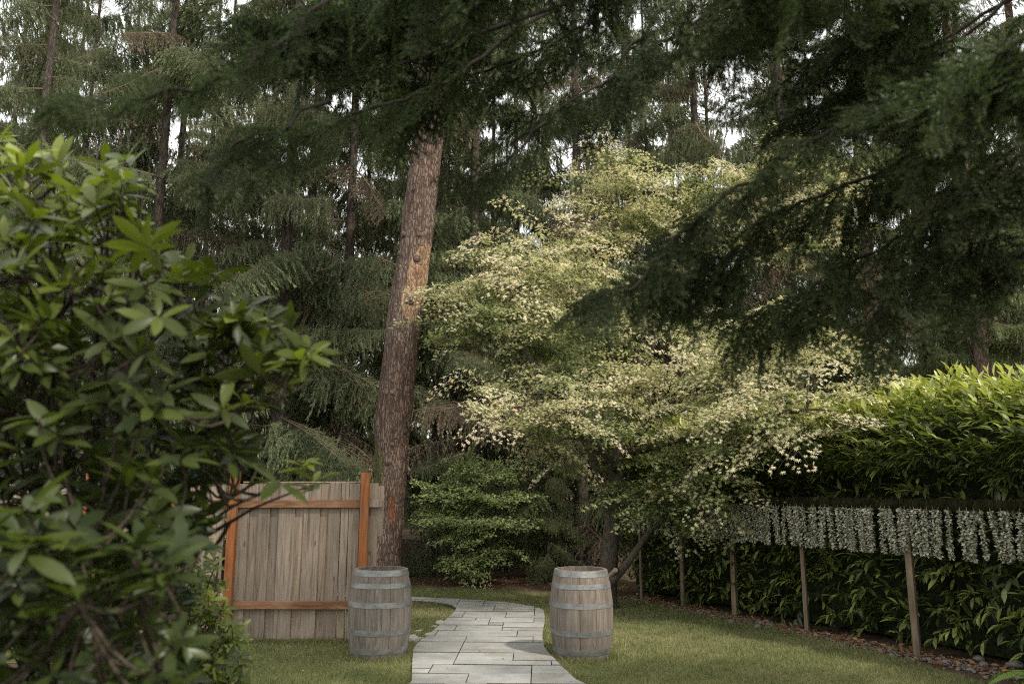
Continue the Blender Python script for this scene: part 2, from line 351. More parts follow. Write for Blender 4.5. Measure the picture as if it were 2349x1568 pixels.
# ------------------------------------------------------------------ fence
k = NT('weathered_cedar'); p = k.pos((26, 26, 1.3), True, True); n1 = k.noise(p, 1.2, 6, .6, 1.2); n2 = k.noise(k.pos((3, 3, 1.2), True, True), 1, 3)
c = k.ramp(n1, [(.30, (.095, .07, .052)), (.46, (.215, .176, .14)), (.72, (.31, .268, .222))])
c = k.mix(k.ramp(n2, [(.45, (0, 0, 0)), (.75, (.7, .7, .7))]), c, (.165, .142, .118)); c = k.mix(.6, c, k.mix(1.0, c, k.ramp(k.rand(), [(0, (.95, .78, .62)), (.3, (1.15, 1.05, .92)), (.6, (.62, .56, .50)), (1, (1.05, .98, .92))]), 'MULTIPLY'))
vo = k.n('ShaderNodeTexVoronoi'); vo.inputs['Scale'].default_value = 1.0; k.l(k.pos((8, 0, 2.6), True, True), vo.inputs['Vector'])
c = k.mix(k.ramp(vo.outputs['Distance'], [(.06, (.9, .9, .9)), (.13, (0, 0, 0))]), c, (.13, .06, .03))
M['board'] = k.out(c, .85, .2, n1, .35, .004)
k = NT('orange_cedar'); p = k.pos((3.0, 20, 26), True, True); n1 = k.noise(p, 1.0, 5, .6, 1.0); n2 = k.noise(k.pos((2, 2, 2), True, True), 1.5, 3)
c = k.ramp(n1, [(.3, (.10, .045, .023)), (.55, (.175, .085, .042)), (.75, (.25, .15, .088))]); c = k.mix(k.ramp(n2, [(.52, (0, 0, 0)), (.75, (.6, .6, .6))]), c, (.30, .19, .115))
M['rail'] = k.out(c, .75, .25, n1, .3, .004)
k = NT('orange_post'); p = k.pos((24, 24, 2), True, True); n1 = k.noise(p, 1.0, 5, .6, 1.0)
c = k.ramp(n1, [(.3, (.11, .038, .012)), (.55, (.23, .078, .022)), (.75, (.30, .12, .042))]); c = k.mix(k.ramp(k.noise(k.pos((3, 3, 1.2), True, True), 2, 4), [(.5, (0, 0, 0)), (.75, (.7, .7, .7))]), c, (.15, .09, .052))
M['post'] = k.out(c, .7, .25, n1, .3, .004)
k = NT('post_cap'); M['cap'] = k.out((.03, .03, .032), .45, .5)
def cbox(name, w, d, h, m, bev=.003, parent=None, loc=(0, 0, 0), rot=(0, 0, 0), wob=0):
    bm = bmesh.new(); bmesh.ops.create_cube(bm, size=1)
    for v in bm.verts:
        v.co = Vector((v.co.x*w, v.co.y*d, v.co.z*h))
        if wob: v.co += Vector((R.uniform(-wob, wob), R.uniform(-wob, wob)*.5, 0))
    if bev: bmesh.ops.bevel(bm, geom=bm.edges[:], offset=bev, segments=1, affect='EDGES')
    me = bpy.data.meshes.new(name); bm.to_mesh(me); bm.free(); me.materials.append(m)
    return ob(name, me, parent, loc, rot)
FY = 10.0
def fx(x): return ((480+x/2.661)/1.0898-CU)/FPX*(FY*cp_-.4*sp_)
def fence():
    f = empty('wooden_fence', (fx(700), FY, 0), 'weathered cedar board fence with orange posts and rails beside the barrel', 'fence')
    x0 = fx(700)
    js = [292, 378, 434, 516, 571, 685, 737, 850, 902, 984, 1038, 1112, 1150, 1215]
    top = 1.86
    for i in range(len(js)-1):
        a, b = fx(js[i])-x0, fx(js[i+1])-x0; wide = (b-a) > .125; ov = .012 if wide else .03
        front = wide or i in (9,)
        z0 = .03+R.uniform(0, .02); h = top-z0+R.uniform(-.008, .006)
        cbox('board', (b-a)-.004+(2*ov if not front else .0)-(.006 if front else 0), .018, h, M['board'], .002, f, ((a+b)/2, (-.012 if front else .012)+.03, z0+h/2), (0, R.uniform(-.003, .003), 0), .002)
    # the next bay, behind the shrub
    x = fx(215)-x0
    while x > -3.6:
        w = R.choice((.14, .14, .09, .19)); z0 = .03+R.uniform(0, .02); h = top-z0-.01
        cbox('board', w-.006, .018, h, M['board'], .002, f, (x-w/2, .018+R.choice((0, .022)), z0+h/2), (0, 0, 0), .002); x -= w
    xr = fx(1150)-x0; xl = fx(278)-x0; xq = xl-1.75
    for q, x in enumerate((xr, xl, xq)):
        h = 2.0; p = cbox('post', .10, .10, h, M['post'], .006, f, (x, -.045, h/2))
        cbox('post_cap', .112, .112, .014, M['cap'], .004, p, (0, 0, h/2+.006))
    def railz(y): return at((480+700/2.661)/1.0898, (1120+y/2.661)/1.0898, FY).z
    for z in (railz(368), railz(1040)):
        for a, b in ((xl, xr), (xq, xl)):
            L = b-a-.10; cbox('rail', L, .040, .095, M['rail'], .004, f, ((a+b)/2, -.016, z), (0, R.uniform(-.003, .003), 0))
    z = railz(368); cbox('rail', .17, .038, .085, M['board'], .004, f, (xr+.05+.085, -.014, z))
    # end pieces fixed past the corner post
    cbox('batten', .075, .03, .60, M['board'], .003, f, (fx(1247)-x0, .06, railz(418)))
    cbox('batten', .05, .03, .22, M['board'], .003, f, (fx(1222)-x0, .075, railz(840)))
    cbox('cap_board', fx(1112)-fx(320), .03, .018, M['board'], .003, f, ((fx(1112)+fx(320))/2-x0, .04, top+.013))
fence()

# ------------------------------------------------------------------ barrels
k = NT('weathered_oak'); p = k.pos((34, 34, 2.2), True, True); n1 = k.noise(p, 1.0, 6, .65, .6); n2 = k.noise(k.pos((7, 7, 1.6)), 1.3, 5, .6)
c = k.ramp(n1, [(.26, (.058, .049, .041)), (.5, (.145, .125, .107)), (.75, (.25, .224, .195))])
c = k.mix(k.ramp(n2, [(.44, (0, 0, 0)), (.68, (.8, .8, .8))]), c, (.085, .066, .052)); c = k.mix(k.math('MULTIPLY', k.rand(), .3), c, (.145, .12, .10))
M['oak'] = k.out(c, .85, .2, n1, .45, .004)
M['oak2'] = M['oak'].copy(); M['oak2'].name = 'brown_oak'
for nd in M['oak2'].node_tree.nodes:
    if nd.type == 'VALTORGB' and len(nd.color_ramp.elements) == 3:
        for e_, c_ in zip(nd.color_ramp.elements, ((.060, .049, .040), (.150, .125, .104), (.25, .217, .186))): e_.color = (*c_, 1)
k = NT('galvanised_hoop'); p = k.pos((6, 6, 14)); n1 = k.noise(p, 1.2, 5, .6); n2 = k.noise(k.pos(), 28, 4)
c = k.ramp(n1, [(.3, (.105, .108, .102)), (.5, (.165, .170, .162)), (.72, (.245, .25, .238))]); c = k.mix(k.ramp(n2, [(.52, (0, 0, 0)), (.72, (.7, .7, .7))]), c, (.13, .095, .068))
M['hoop'] = k.out(c, .55, .5, n2, .15, .002, metal=.35)
BH = .95
def brad(z): return .290+(.352-.290)*(1-((z/BH-.5)*2)**2)
def stave_mesh(n, m='oak'):
    t = T(); da = math.pi*2/n; g = .0008; zs = np.linspace(0, BH, 15); rows = []
    for z in zs:
        r = brad(z); hw = da/2-g/r; row = []
        for a in (-hw, -hw*.92, 0, hw*.92, hw): row.append((math.cos(a)*(r-(.0018 if abs(a) == hw else 0)), math.sin(a)*(r-(.0018 if abs(a) == hw else 0)), z))
        row += [(math.cos(hw)*(r-.027), math.sin(hw)*(r-.027), z), (math.cos(-hw)*(r-.027), math.sin(-hw)*(r-.027), z)]
        rows.append(row)
    V = np.array(rows).reshape(-1, 3); k = 7; F = []
    for i in range(len(zs)-1):
        for j in range(k):
            a, b = i*k+j, i*k+(j+1) % k; F += [(a, b, b+k), (a, b+k, a+k)]
    for base, s in ((0, -1), ((len(zs)-1)*k, 1)):
        for j in range(1, k-1): F.append((base, base+j, base+j+1) if s > 0 else (base, base+j+1, base+j))
    return mesh('stave', V, F, [M[m]])
def hoop_mesh(z0, z1):
    n = 72; th = np.arange(n)*2*math.pi/n; prof = [(brad(z0)-.001, z0), (brad(z0)+.0035, z0), (brad((z0+z1)/2)+.0035, (z0+z1)/2), (brad(z1)+.0035, z1), (brad(z1)-.001, z1)]
    V = np.array([[(r*math.cos(a), r*math.sin(a), z) for a in th] for r, z in prof]).reshape(-1, 3); F = []
    for i in range(len(prof)-1):
        for j in range(n): a, b = i*n+j, i*n+(j+1) % n; F += [(a, b, b+n), (a, b+n, a+n)]
    return mesh('hoop', V, F, [M['hoop']], smooth=False)
NST = 24; SMES = [stave_mesh(NST), stave_mesh(NST, 'oak2')]
HOOPS = [(.885, .948), (.760, .812), (.560, .617), (.272, .328), (.077, .138)]
HME = [hoop_mesh(*h) for h in HOOPS]
def barrel(u, v, label, rz, lean, SME):
    g = gnd(u, v); x, y = g.x*(1+.29/g.y), g.y+.29
    b = empty('wine_barrel', (x, y, .0), label, 'barrel', 'wine barrels flanking the path', rz); b.rotation_euler.y = lean; b.scale = (.98,)*3; BARRELS.append((x, y))
    for i in range(NST):
        ob('stave', SME, b, (0, 0, R.uniform(-.002, .002)), (0, 0, i*2*math.pi/NST+R.uniform(-.004, .004)))
    for q, (h, (z0, z1)) in enumerate(zip(HME, HOOPS)):
        ho = ob('hoop', h, b); zm = (z0+z1)/2; r = brad(zm)
        if q in (1, 2):
            for dz in (-.012, .012):
                bm = bmesh.new(); bmesh.ops.create_uvsphere(bm, u_segments=8, v_segments=5, radius=.006); me = bpy.data.meshes.new('rivet'); bm.to_mesh(me); bm.free(); me.materials.append(M['hoop'])
                ob('rivet', me, ho, ((r+.004)*math.cos(-math.pi/2-rz), (r+.004)*math.sin(-math.pi/2-rz), zm+dz))
    # recessed head of planks
    rr = brad(.90)-.03; nb = 6
    for i in range(nb):
        a0, a1 = -rr+2*rr*i/nb, -rr+2*rr*(i+1)/nb; xs = np.linspace(a0+.001, a1-.001, 6)
        top = [(q, math.sqrt(max(rr*rr-q*q, 0)), .895) for q in xs]; pts = top+[(q, -yy, z) for q, yy, z in reversed(top)]
        bm = bmesh.new(); vs = [bm.verts.new(q) for q in pts]; bmesh.ops.remove_doubles(bm, verts=vs, dist=1e-5); f = bm.faces.new(bm.verts[:]) if False else None
        bm.free(); V = np.array(pts); n = len(pts); F = [(0, q, q+1) for q in range(1, n-1)]
        V2 = V.copy(); V2[:, 2] -= .022; V = np.concatenate([V, V2]); F += [(q, q+n, (q+1) % n+n) for q in range(n)]+[(q, (q+1) % n+n, (q+1) % n) for q in range(n)]
        ob('head_board', mesh('head_board', V, F, [M['oak']]), b)
barrel(868, 1519, 'weathered grey oak barrel with steel hoops in front of the fence', .35, .006, SMES[0])
barrel(1335, 1521, 'weathered brown oak barrel with steel hoops under the pale maple', 2.1, -.004, SMES[1])

# ------------------------------------------------------------------ foliage templates
def leaf_tpl(w, nseg=4, fold=.25, curl=.25, tip=1.0, tint=.5):
    V = []; F = []
    for i in range(nseg+1):
        t = i/nseg; hw = w*.5*math.sin(math.pi*min(1, .06+.94*t)**tip)**.75 if 0 < t < 1 else w*.03
        z = -curl*t*t; V += [(t, -hw, z+fold*hw), (t, 0, z), (t, hw, z+fold*hw)]
        if i:
            a = (i-1)*3
            for s in (0, 1): F += [(a+s, a+3+s, a+4+s), (a+s, a+4+s, a+1+s)]
    V = np.array(V); F = np.array(F); return V, F, np.zeros(len(F), int), np.full(len(V), tint)
def maple_tpl(nl=7, w0=.07):
    V = []; F = []
    for i in range(nl):
        a = (i-(nl-1)/2)*math.radians(38); L = .62*math.cos(a*.42)+.05; w = w0
        d = np.array((math.cos(a), math.sin(a), 0)); s = np.array((-math.sin(a), math.cos(a), 0)); c = np.array((.08, 0, 0)); dz = np.array((0, 0, -.30*L*L-.02))
        k = len(V); V += [c+d*L*.18+s*w+dz*.2, c+d*L*.18-s*w+dz*.2, c+d*L+dz]; F += [(k, k+1, k+2)]
    V = np.array(V); F = np.array(F); return V, F, np.zeros(len(F), int), np.full(len(V), .5)
ML = maple_tpl(7, .085)
def small_leaf():
    V = np.array([(0, 0, 0), (.5, -.42, -.03), (.5, .42, -.03), (1, 0, -.16)]); F = np.array([(0, 1, 2), (1, 3, 2)]); return V, F, np.zeros(2, int), np.full(4, .5)
SL = small_leaf()

# pendulous conifer branch, long axis +X, length 1 unit = 3 m when unscaled
def hang_tpl(seed, n=34, spread=.10, ln=.17):
    r = np.random.default_rng(seed); V = []; F = []; tt = []
    for i in range(n):
        t = (i+r.random())/n; a = r.uniform(0, 6.283); d = np.array((math.cos(a), math.sin(a), -1.1-.8*t)); d = d/np.linalg.norm(d)
        b = np.array((.05*math.sin(t*3+seed), .05*math.cos(t*2.3+seed), -t)); L = ln*(.7+.6*r.random())*(1.1-.45*t); s = np.cross(d, r.normal(size=3)); s = s/np.linalg.norm(s)*.030
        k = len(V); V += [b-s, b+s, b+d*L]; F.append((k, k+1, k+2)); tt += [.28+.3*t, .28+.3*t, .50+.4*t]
    return np.array(V), np.array(F), np.zeros(n, int), np.array(tt)
HANG = [hang_tpl(s) for s in range(5)]
def conifer_branch(seed, mats, dead=.0, L=3.0, dens=1.0, hl=.50):
    r = np.random.default_rng(seed); t = T(); n = 14; s = np.linspace(0, 1, n)
    droop = r.uniform(.10, .22); P = np.stack([s*L, .12*np.sin(s*4+seed)*s, -droop*L*s**1.6+.16*L*np.clip(s-.6, 0, 1)**1.5], 1)
    V, F = tube(P, np.linspace(.022, .004, n), 5); t.add(V, F, 1, .5)
    pts = []; 
    def along(Q, q): 
        x = q*(len(Q)-1); i = np.minimum(x.astype(int), len(Q)-2); return Q[i]+(Q[i+1]-Q[i])*(x-i)[:, None]
    for side in (-1, 1):
        for q in np.arange(.10, .97, .045/dens)+r.uniform(-.015, .015):
            b = along(P, np.array([q]))[0]; l = L*(.36*(1-q)**.8+.06)*r.uniform(.7, 1.15); a = math.radians(r.uniform(42, 68))*side
            d = np.array((math.cos(a), math.sin(a), r.uniform(-.12, .12))); e = np.linspace(0, 1, 6)
            Q = b+d*l*e[:, None]; Q[:, 2] -= .25*l*e**2; V, F = tube(Q, np.linspace(.007, .002, 6), 3); t.add(V, F, 1, .4)
            m = max(2, int(l/.048*dens)); pts.append(along(Q, r.uniform(.12, 1, m)))
    pts.append(along(P, r.uniform(.25, 1, int(40*dens)))); H = np.concatenate(pts); N = len(H)
    ax = np.tile((0, 0, -1.), (N, 1))+r.normal(size=(N, 3))*.10; sc = hl*(.25+1.1*r.random(N)**1.7)*(1-.35*H[:, 0]/L)
    which = r.integers(0, 5, N); dd = r.random(N) < dead
    for w in range(5):
        for isd in (False, True):
            k = (which == w) & (dd == isd)
            if k.any():
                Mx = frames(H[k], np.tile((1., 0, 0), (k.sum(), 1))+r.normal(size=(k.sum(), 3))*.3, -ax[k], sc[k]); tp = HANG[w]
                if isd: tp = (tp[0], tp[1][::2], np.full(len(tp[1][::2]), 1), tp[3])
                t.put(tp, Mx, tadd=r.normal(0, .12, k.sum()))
    # upward short shoots on top of the sprays
    N2 = int(N*.9); i = r.integers(0, N, N2); d = r.normal(size=(N2, 3))*.5+np.array((.8, 0, .15)); 
    k = r.random(N2) > dead; i, d = i[k], d[k]; N2 = len(i)
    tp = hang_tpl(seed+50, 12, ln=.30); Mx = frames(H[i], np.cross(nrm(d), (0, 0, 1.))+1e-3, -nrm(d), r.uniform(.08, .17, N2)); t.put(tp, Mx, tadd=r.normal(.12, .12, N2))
    return t.build('branch', mats)
BR = [conifer_branch(100+i, [M['spruce'], M['deadtwig']], d, dens=dn, hl=h) for i, (d, dn, h) in enumerate(((.02, .9, .5), (.08, .8, .62), (.14, .7, .55), (.04, .9, .42), (.25, .65, .6)))]
BRD = [conifer_branch(120+i, [M['spruce'], M['deadtwig']], .86, dens=.7) for i in range(2)]
BRL = [conifer_branch(140+i, [M['spruce_light'], M['deadtwig']], d, dens=1.1) for i, d in enumerate((.03, .08, .2))]

def spruce(x, y, H, r, label, group, nb, seed, z0=1.2, Lr=(1.8, 3.4), dead=.15, lo=0.0, light=False, lean=(0, 0), bark='sbark', zmax=None, az=None, droop=(-.12, .55), name='spruce_tree'):
    q = random.Random(seed); t = empty(name, (x, y, 0), label, 'tree', group)
    P = np.array([(lean[0]*s*s, lean[1]*s*s, s*H-.1) for s in np.linspace(0, 1, 9)])
    nb = int(nb*1.25); r = r*.85
    V, F = tube(P, r*(1.06-np.linspace(0, 1, 9)*.75)*np.array([1.25]+[1]*8), 12)
    ob('trunk', mesh('trunk', V, F, [M[bark]], smooth=True), t)
    zt = zmax or H*.97; i = 0
    for j in range(nb):
        f = (j+q.random())/nb; z = z0+(zt-z0)*f; a = q.uniform(0, 6.283) if az is None else q.uniform(*az)
        L = q.uniform(*Lr)*(1-.55*max(0, z/H-.3)); s = min(1, z/H); px, py = lean[0]*s*s, lean[1]*s*s
        tip = (x+px+math.cos(a)*L*.6, y+py+math.sin(a)*L*.6, z-.3); u, v, dep = proj(tip)[0]
        if dep < .5 or u < -220 or u > 2570 or v < -260: continue
        pool = BRD if q.random() < dead else (BRL if light else BR); m = pool[q.randrange(len(pool))]
        ob('branch', m, t, (px, py, z), (q.uniform(-.5, .5), q.uniform(*droop), a), (L/3,)*2+(L/3*q.uniform(.8, 1.25),))
    return t

# ------------------------------------------------------------------ background forest
def X(u, Y, v=900): return at(u, v, Y).x
G = 'spruces in the wood behind the garden'
ORD = 'first second third fourth fifth sixth seventh eighth ninth tenth eleventh twelfth thirteenth fourteenth fifteenth sixteenth seventeenth eighteenth nineteenth twentieth twenty-first twenty-second twenty-third twenty-fourth twenty-fifth twenty-sixth twenty-seventh twenty-eighth twenty-ninth thirtieth'.split()
def forest():
    s = spruce
    # behind the fence: low sweeping boughs
    s(X(640, 15.8), 15.8, 17, .17, 'spruce with bare brown lower trunk directly behind the fence', G, 46, 1, .9, (1.8, 3.0), .12)
    s(X(330, 17), 17, 18, .16, 'bushy spruce with sweeping boughs behind the rhododendron', G, 46, 2, 1.0, (2.0, 3.2), .14)
    s(X(790, 18.2), 18.2, 18, .17, 'weeping spruce just left of the scarred pine trunk', G, 50, 3, .8, (2.0, 3.2), .12)
    s(X(1085, 18.5), 18.5, 18, .17, 'weeping spruce just right of the scarred pine trunk', G, 50, 4, .7, (2.0, 3.4), .12)
    s(X(30, 16.5), 16.5, 18, .16, 'spruce at the left edge above the tallest rhododendron leaves', G, 36, 5, 2.2, (1.6, 2.8), .14)
    s(X(1330, 19), 19, 18, .18, 'dark spruce with bare horizontal twigs behind the maple top', G, 46, 6, .8, (2.0, 3.2), .42)
    s(X(1620, 19.5), 19.5, 18, .18, 'spruce standing behind the right half of the maple', G, 40, 7, .8, (2.0, 3.2), .2)
    # slim trunks against the sky
    for i, (u, Y, r, lab, br) in enumerate(((92, 24, .17, 'slim straight spruce trunk in the upper left corner', 14), (172, 26, .17, 'slim spruce trunk draped with needles near the upper left corner', 18),
            (335, 27, .18, 'reddish spruce trunk against the white sky at upper left', 16), (425, 30, .17, 'thin dark spruce trunk left of the wide sky gap', 14), (500, 27, .19, 'spruce with long diagonal boughs across the sky at upper left', 24),
            (720, 25, .2, 'dark trunk behind the hanging fir boughs at upper centre left', 26), (935, 28, .2, 'spruce trunk rising directly behind the scarred pine', 26), (1050, 25, .16, 'spruce trunk rising right of the top of the scarred pine', 20),
            (1190, 27, .19, 'spruce in the wood above the left lobe of the maple', 24), (1440, 26, .2, 'spruce trunk with sky gaps above the maple top', 20), (1535, 30, .18, 'thin spruce trunk beside the brightest sky gap above the maple', 14), (1780, 25, .2, 'spruce half hidden by dark fir boughs above the maple', 30))):
        s(X(u, Y, 200), Y, 22, r*.8, lab, G, int(br*2.1), 30+i, 1.6, (1.6, 3.2), .16, lean=(R.uniform(-.4, .4), 0), bark='rbark' if i in (2,) else 'sbark')
    # bushy young trees filling the gaps between the trunks
    for i, (u, Y, H) in enumerate(((-40, 20, 20), (45, 22, 19), (140, 20, 18), (240, 21.5, 20), (370, 20, 18), (480, 22, 20), (590, 21, 19), (700, 20, 18), (830, 22, 20), (1000, 21.5, 20), (1130, 22.5, 20), (1250, 23, 19), (1390, 22, 18), (1500, 23, 18), (1650, 22, 19), (1900, 23, 18))):
        s(X(u, Y), Y, H, .10, 'slender bushy spruce filling the wood, %s from the left edge' % ORD[i], 'young spruces between the tall trunks', 29, 200+i, .8, (1.8, 3.1), .10)
    # deeper rows
    for i in range(17):
        Y = R.uniform(31, 42); u = -60+i*156+R.uniform(-30, 30)
        s(X(u, Y), Y, R.uniform(17, 22), .15, 'far spruce deep in the wood, %s from the left edge' % ORD[i], 'far spruces deep in the wood', 25, 60+i, .3, (2.8, 4.8), .10)
    # right side behind the hedge
    s(X(2015, 15.2), 15.2, 15, .19, 'pale green spruce with rough grey trunk behind the hedge', G, 44, 8, 2.6, (1.2, 2.2), .16, light=True, bark='rbark')
    s(X(2260, 14.6), 14.6, 15, .18, 'pale green spruce behind the nearer end of the hedge', G, 40, 9, 3.2, (1.3, 2.3), .25, light=True, bark='rbark')
    s(X(2420, 17.5), 17.5, 17, .2, 'dark spruce behind the hedge at the right edge', G, 44, 10, 1.2, (2.0, 3.2), .2)
    s(X(1830, 19.5), 19.5, 17, .2, 'dark spruce behind the far end of the hedge', G, 44, 11, .8, (2.0, 3.2), .2)
    s(X(2140, 20.5), 20.5, 18, .2, 'dark spruce between the two pale green spruces', G, 44, 12, .8, (2.0, 3.4), .2)
    s(X(1255, 16.6), 16.6, 3.6, .05, 'small weeping conifer beside the mulch behind the right barrel', G, 26, 13, .5, (.7, 1.3), .0, light=True, droop=(.1, .5))
forest()
def thicket():
    """far wood that reads as one mass: merged needle curtains low between the trunks"""
    t = T(); n = 9000; x = rng.uniform(-34, 40, n); y = rng.uniform(44, 60, n); z = rng.uniform(0, 1, n)**1.0*14
    Mx = frames(np.stack([x, y, z], 1), np.tile((1., 0, 0), (n, 1))+rng.normal(size=(n, 3))*.3, (0, 0, 1), rng.uniform(.9, 2.2, n))
    for w in range(5): t.put(HANG[w], Mx[w::5], tadd=rng.normal(-.1, .1, len(Mx[w::5])))
    tag(ob('forest', t.build('forest', [M['spruce'], M['deadtwig']])), 'dark mass of far conifers closing the wood', 'forest', kind='stuff')
thicket()

# ------------------------------------------------------------------ scarred pine
k = NT('bare_wood'); p = k.pos((20, 20, 2)); n1 = k.noise(p, 1, 5, .6, 1)
M['bare'] = k.out(k.ramp(n1, [(.3, (.20, .115, .065)), (.5, (.36, .235, .14)), (.75, (.50, .37, .25))]), .75, .25, n1, .4, .006)
k = NT('moss'); n = k.noise(k.pos(), 40, 4); M['moss'] = k.out(k.ramp(n, [(.3, (.045, .040, .02)), (.7, (.12, .105, .05))]), .95, .05, n, 1, .02)
def pine():
    Y = 12.6; cent = [(884, 1400), (886, 1290), (893, 1150), (900, 1000), (914, 850), (932, 700), (948, 600), (962, 480), (980, 350), (993, 200), (1004, 40), (1012, -160), (1016, -420)]
    wid = [80, 62, 66, 84, 86, 84, 80, 78, 74, 70, 66, 60, 54]; 
    ps = []; rs = []
    for (u, v), w in zip(cent, wid):
        p = at(u, v, Y); d = proj(p)[0][2]; ps.append(p); rs.append(max(w, 74 if v > 1050 else w)*.47/FPX*d)
    base = Vector((ps[0].x-.01, Y, -.1)); ps = [base]+[p for p in ps if p.z > .3]; rs = [rs[0]*1.12]+rs[-(len(ps)-1):]
    NR = 420; C = spline(ps, NR); rad = np.interp(np.linspace(0, 1, NR), np.linspace(0, 1, len(rs)), rs)
    t = empty('pine_tree', (base.x, base.y, 0), 'tall leaning pine trunk with a bare orange scar behind the fence', 'tree'); off = np.array((base.x, base.y, 0))
    n = 96; th = np.arange(n)*2*math.pi/n; V = np.zeros((NR, n, 3))
    for i in range(NR):
        for j in range(n):
            c, s = math.cos(th[j]), math.sin(th[j]); z = C[i, 2]
            hol = max(0., 1-math.hypot((z-4.35)/.45, (((th[j]+.73+math.pi) % 6.2832)-math.pi)/.75)); b = -.055*hol**.5+abs(mnoise.noise(Vector((c*6, s*6, z*1.3))))*.085+mnoise.noise(Vector((c*1.3, s*1.3, z*.8)))*.035+abs(mnoise.noise(Vector((c*13, s*13, z*5))))*.025
            V[i, j] = C[i]-off+np.array((c, s, 0))*rad[i]*(.93+b*1.6)
    i = np.arange(NR-1)[:, None]*n; j = np.arange(n)[None]; a = (i+j).ravel(); b = (i+(j+1) % n).ravel()
    zc = C[:, 2]; F = np.stack([a, b, b+n, a+n], 1)
    # weights of the stripped scar on the camera-right side, an inner bark tear and the moss
    zv = np.repeat(zc, n); av = np.tile(th, NR); wrap = lambda x: np.abs((x+math.pi) % (2*math.pi)-math.pi)
    def blob(z0, rz, a0, ra): return np.clip(1.25-np.sqrt(((zv-z0)/rz)**2+(wrap(av-a0)/ra)**2)*.75, 0, 1)
    zt, zb = at(950, 585, Y).z, at(950, 705, Y).z
    scar = np.maximum(blob((zt+zb)/2+.05, (zt-zb)*.62, math.radians(-42), math.radians(50)), blob(zb+.05, .3, math.radians(-60), math.radians(40)))
    inner = blob(at(890, 1165, Y).z, .24, math.radians(-70), .26); moss = blob(at(870, 1075, Y).z, .42, math.radians(-155), .8)
    Vf = V.reshape(-1, 3); me = mesh('trunk', Vf, F, [M['ptrunk']], None, True)
    for nm, w in (('scar', scar), ('inner', inner), ('moss', moss)):
        at_ = me.attributes.new(nm, 'FLOAT', 'POINT'); at_.data.foreach_set('value', np.ascontiguousarray(w, np.float32))
    ob('trunk', me, t)
    # knots
    for (u, v, s) in ((955, 447, .05), (925, 545, .055), (967, 548, .045), (915, 585, .05), (962, 600, .06), (945, 695, .075), (912, 880, .055), (905, 905, .04), (935, 990, .04), (905, 1020, .035), (888, 905, .05), (898, 1060, .05), (930, 845, .03)):
        p = at(u, v, Y); i = int(np.argmin(abs(C[:, 2]-p.z))); c = C[i]; dx = np.clip((p.x-c[0])/rad[i], -.95, .95); a = -math.acos(dx)
        e = np.array((math.cos(a), math.sin(a), 0)); P0 = c-off+e*(rad[i]*.97)
        tt = T(); V1, F1 = tube([P0-e*.03, P0+e*.000, P0+e*.009, P0+e*.006, P0-e*.03], [s*1.15, s*1.05, s*.85, s*.6, s*.35], 10); tt.add(V1, F1, 0)
        V1, F1 = tube([P0-e*.05, P0-e*.004], [s*.5, s*.42], 9, True); tt.add(V1, F1, 1); ob('knot', tt.build('knot', [M['bark'], M['mbark']], True), t)
    # its live boughs start above the frame; these unseen ones are added for shade
    q = random.Random(5)
    for j in range(20):
        z = q.uniform(8.5, 13.5); i = int(np.argmin(abs(C[:, 2]-z))); c = C[i]-off; a = q.uniform(0, 6.283); L = q.uniform(1.6, 2.8)
        ob('branch', BR[q.randrange(5)], t, tuple(c), (0, q.uniform(.0, .4), a), (L/3,)*3)
pine()

# ------------------------------------------------------------------ maples
def spray(seed, tpl, n, L, size, droop=.45, width=.55, hangl=.6):
    """leafy fan, stem along +X; tint: low at base, high on the outer tips"""
    r = np.random.default_rng(seed); t = T(); x = r.random(n)**.8; y = r.uniform(-1, 1, n)*width*(1-.55*x)*(.35+x); 
    P = np.stack([x*L, y*L, -droop*L*(x*x+.5*y*y)+r.normal(0, .025, n)], 1)
    d = np.stack([np.cos(y*1.3)+.2, np.sin(y*1.6)*1.0, -hangl*(.4+r.random(n))], 1)+r.normal(size=(n, 3))*.3
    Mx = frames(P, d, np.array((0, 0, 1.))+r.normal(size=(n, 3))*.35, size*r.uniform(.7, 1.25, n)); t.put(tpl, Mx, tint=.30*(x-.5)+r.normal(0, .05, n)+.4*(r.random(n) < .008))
    e = np.linspace(0, 1, 5); V, F = tube(np.stack([e*L*.95, 0*e, -droop*L*e*e-.01], 1), np.linspace(.005, .0015, 5), 3); t.add(V, F, 1, .5)
    for sgn in (-1, 1):
        for b in (.2, .45, .65):
            Q = np.stack([(b+e*.3)*L, sgn*e*width*.55*L*(1-b*.5), -droop*L*(b+e*.3)**2-.01], 1); V, F = tube(Q, np.linspace(.003, .001, 5), 3); t.add(V, F, 1, .5)
    return t.arr()
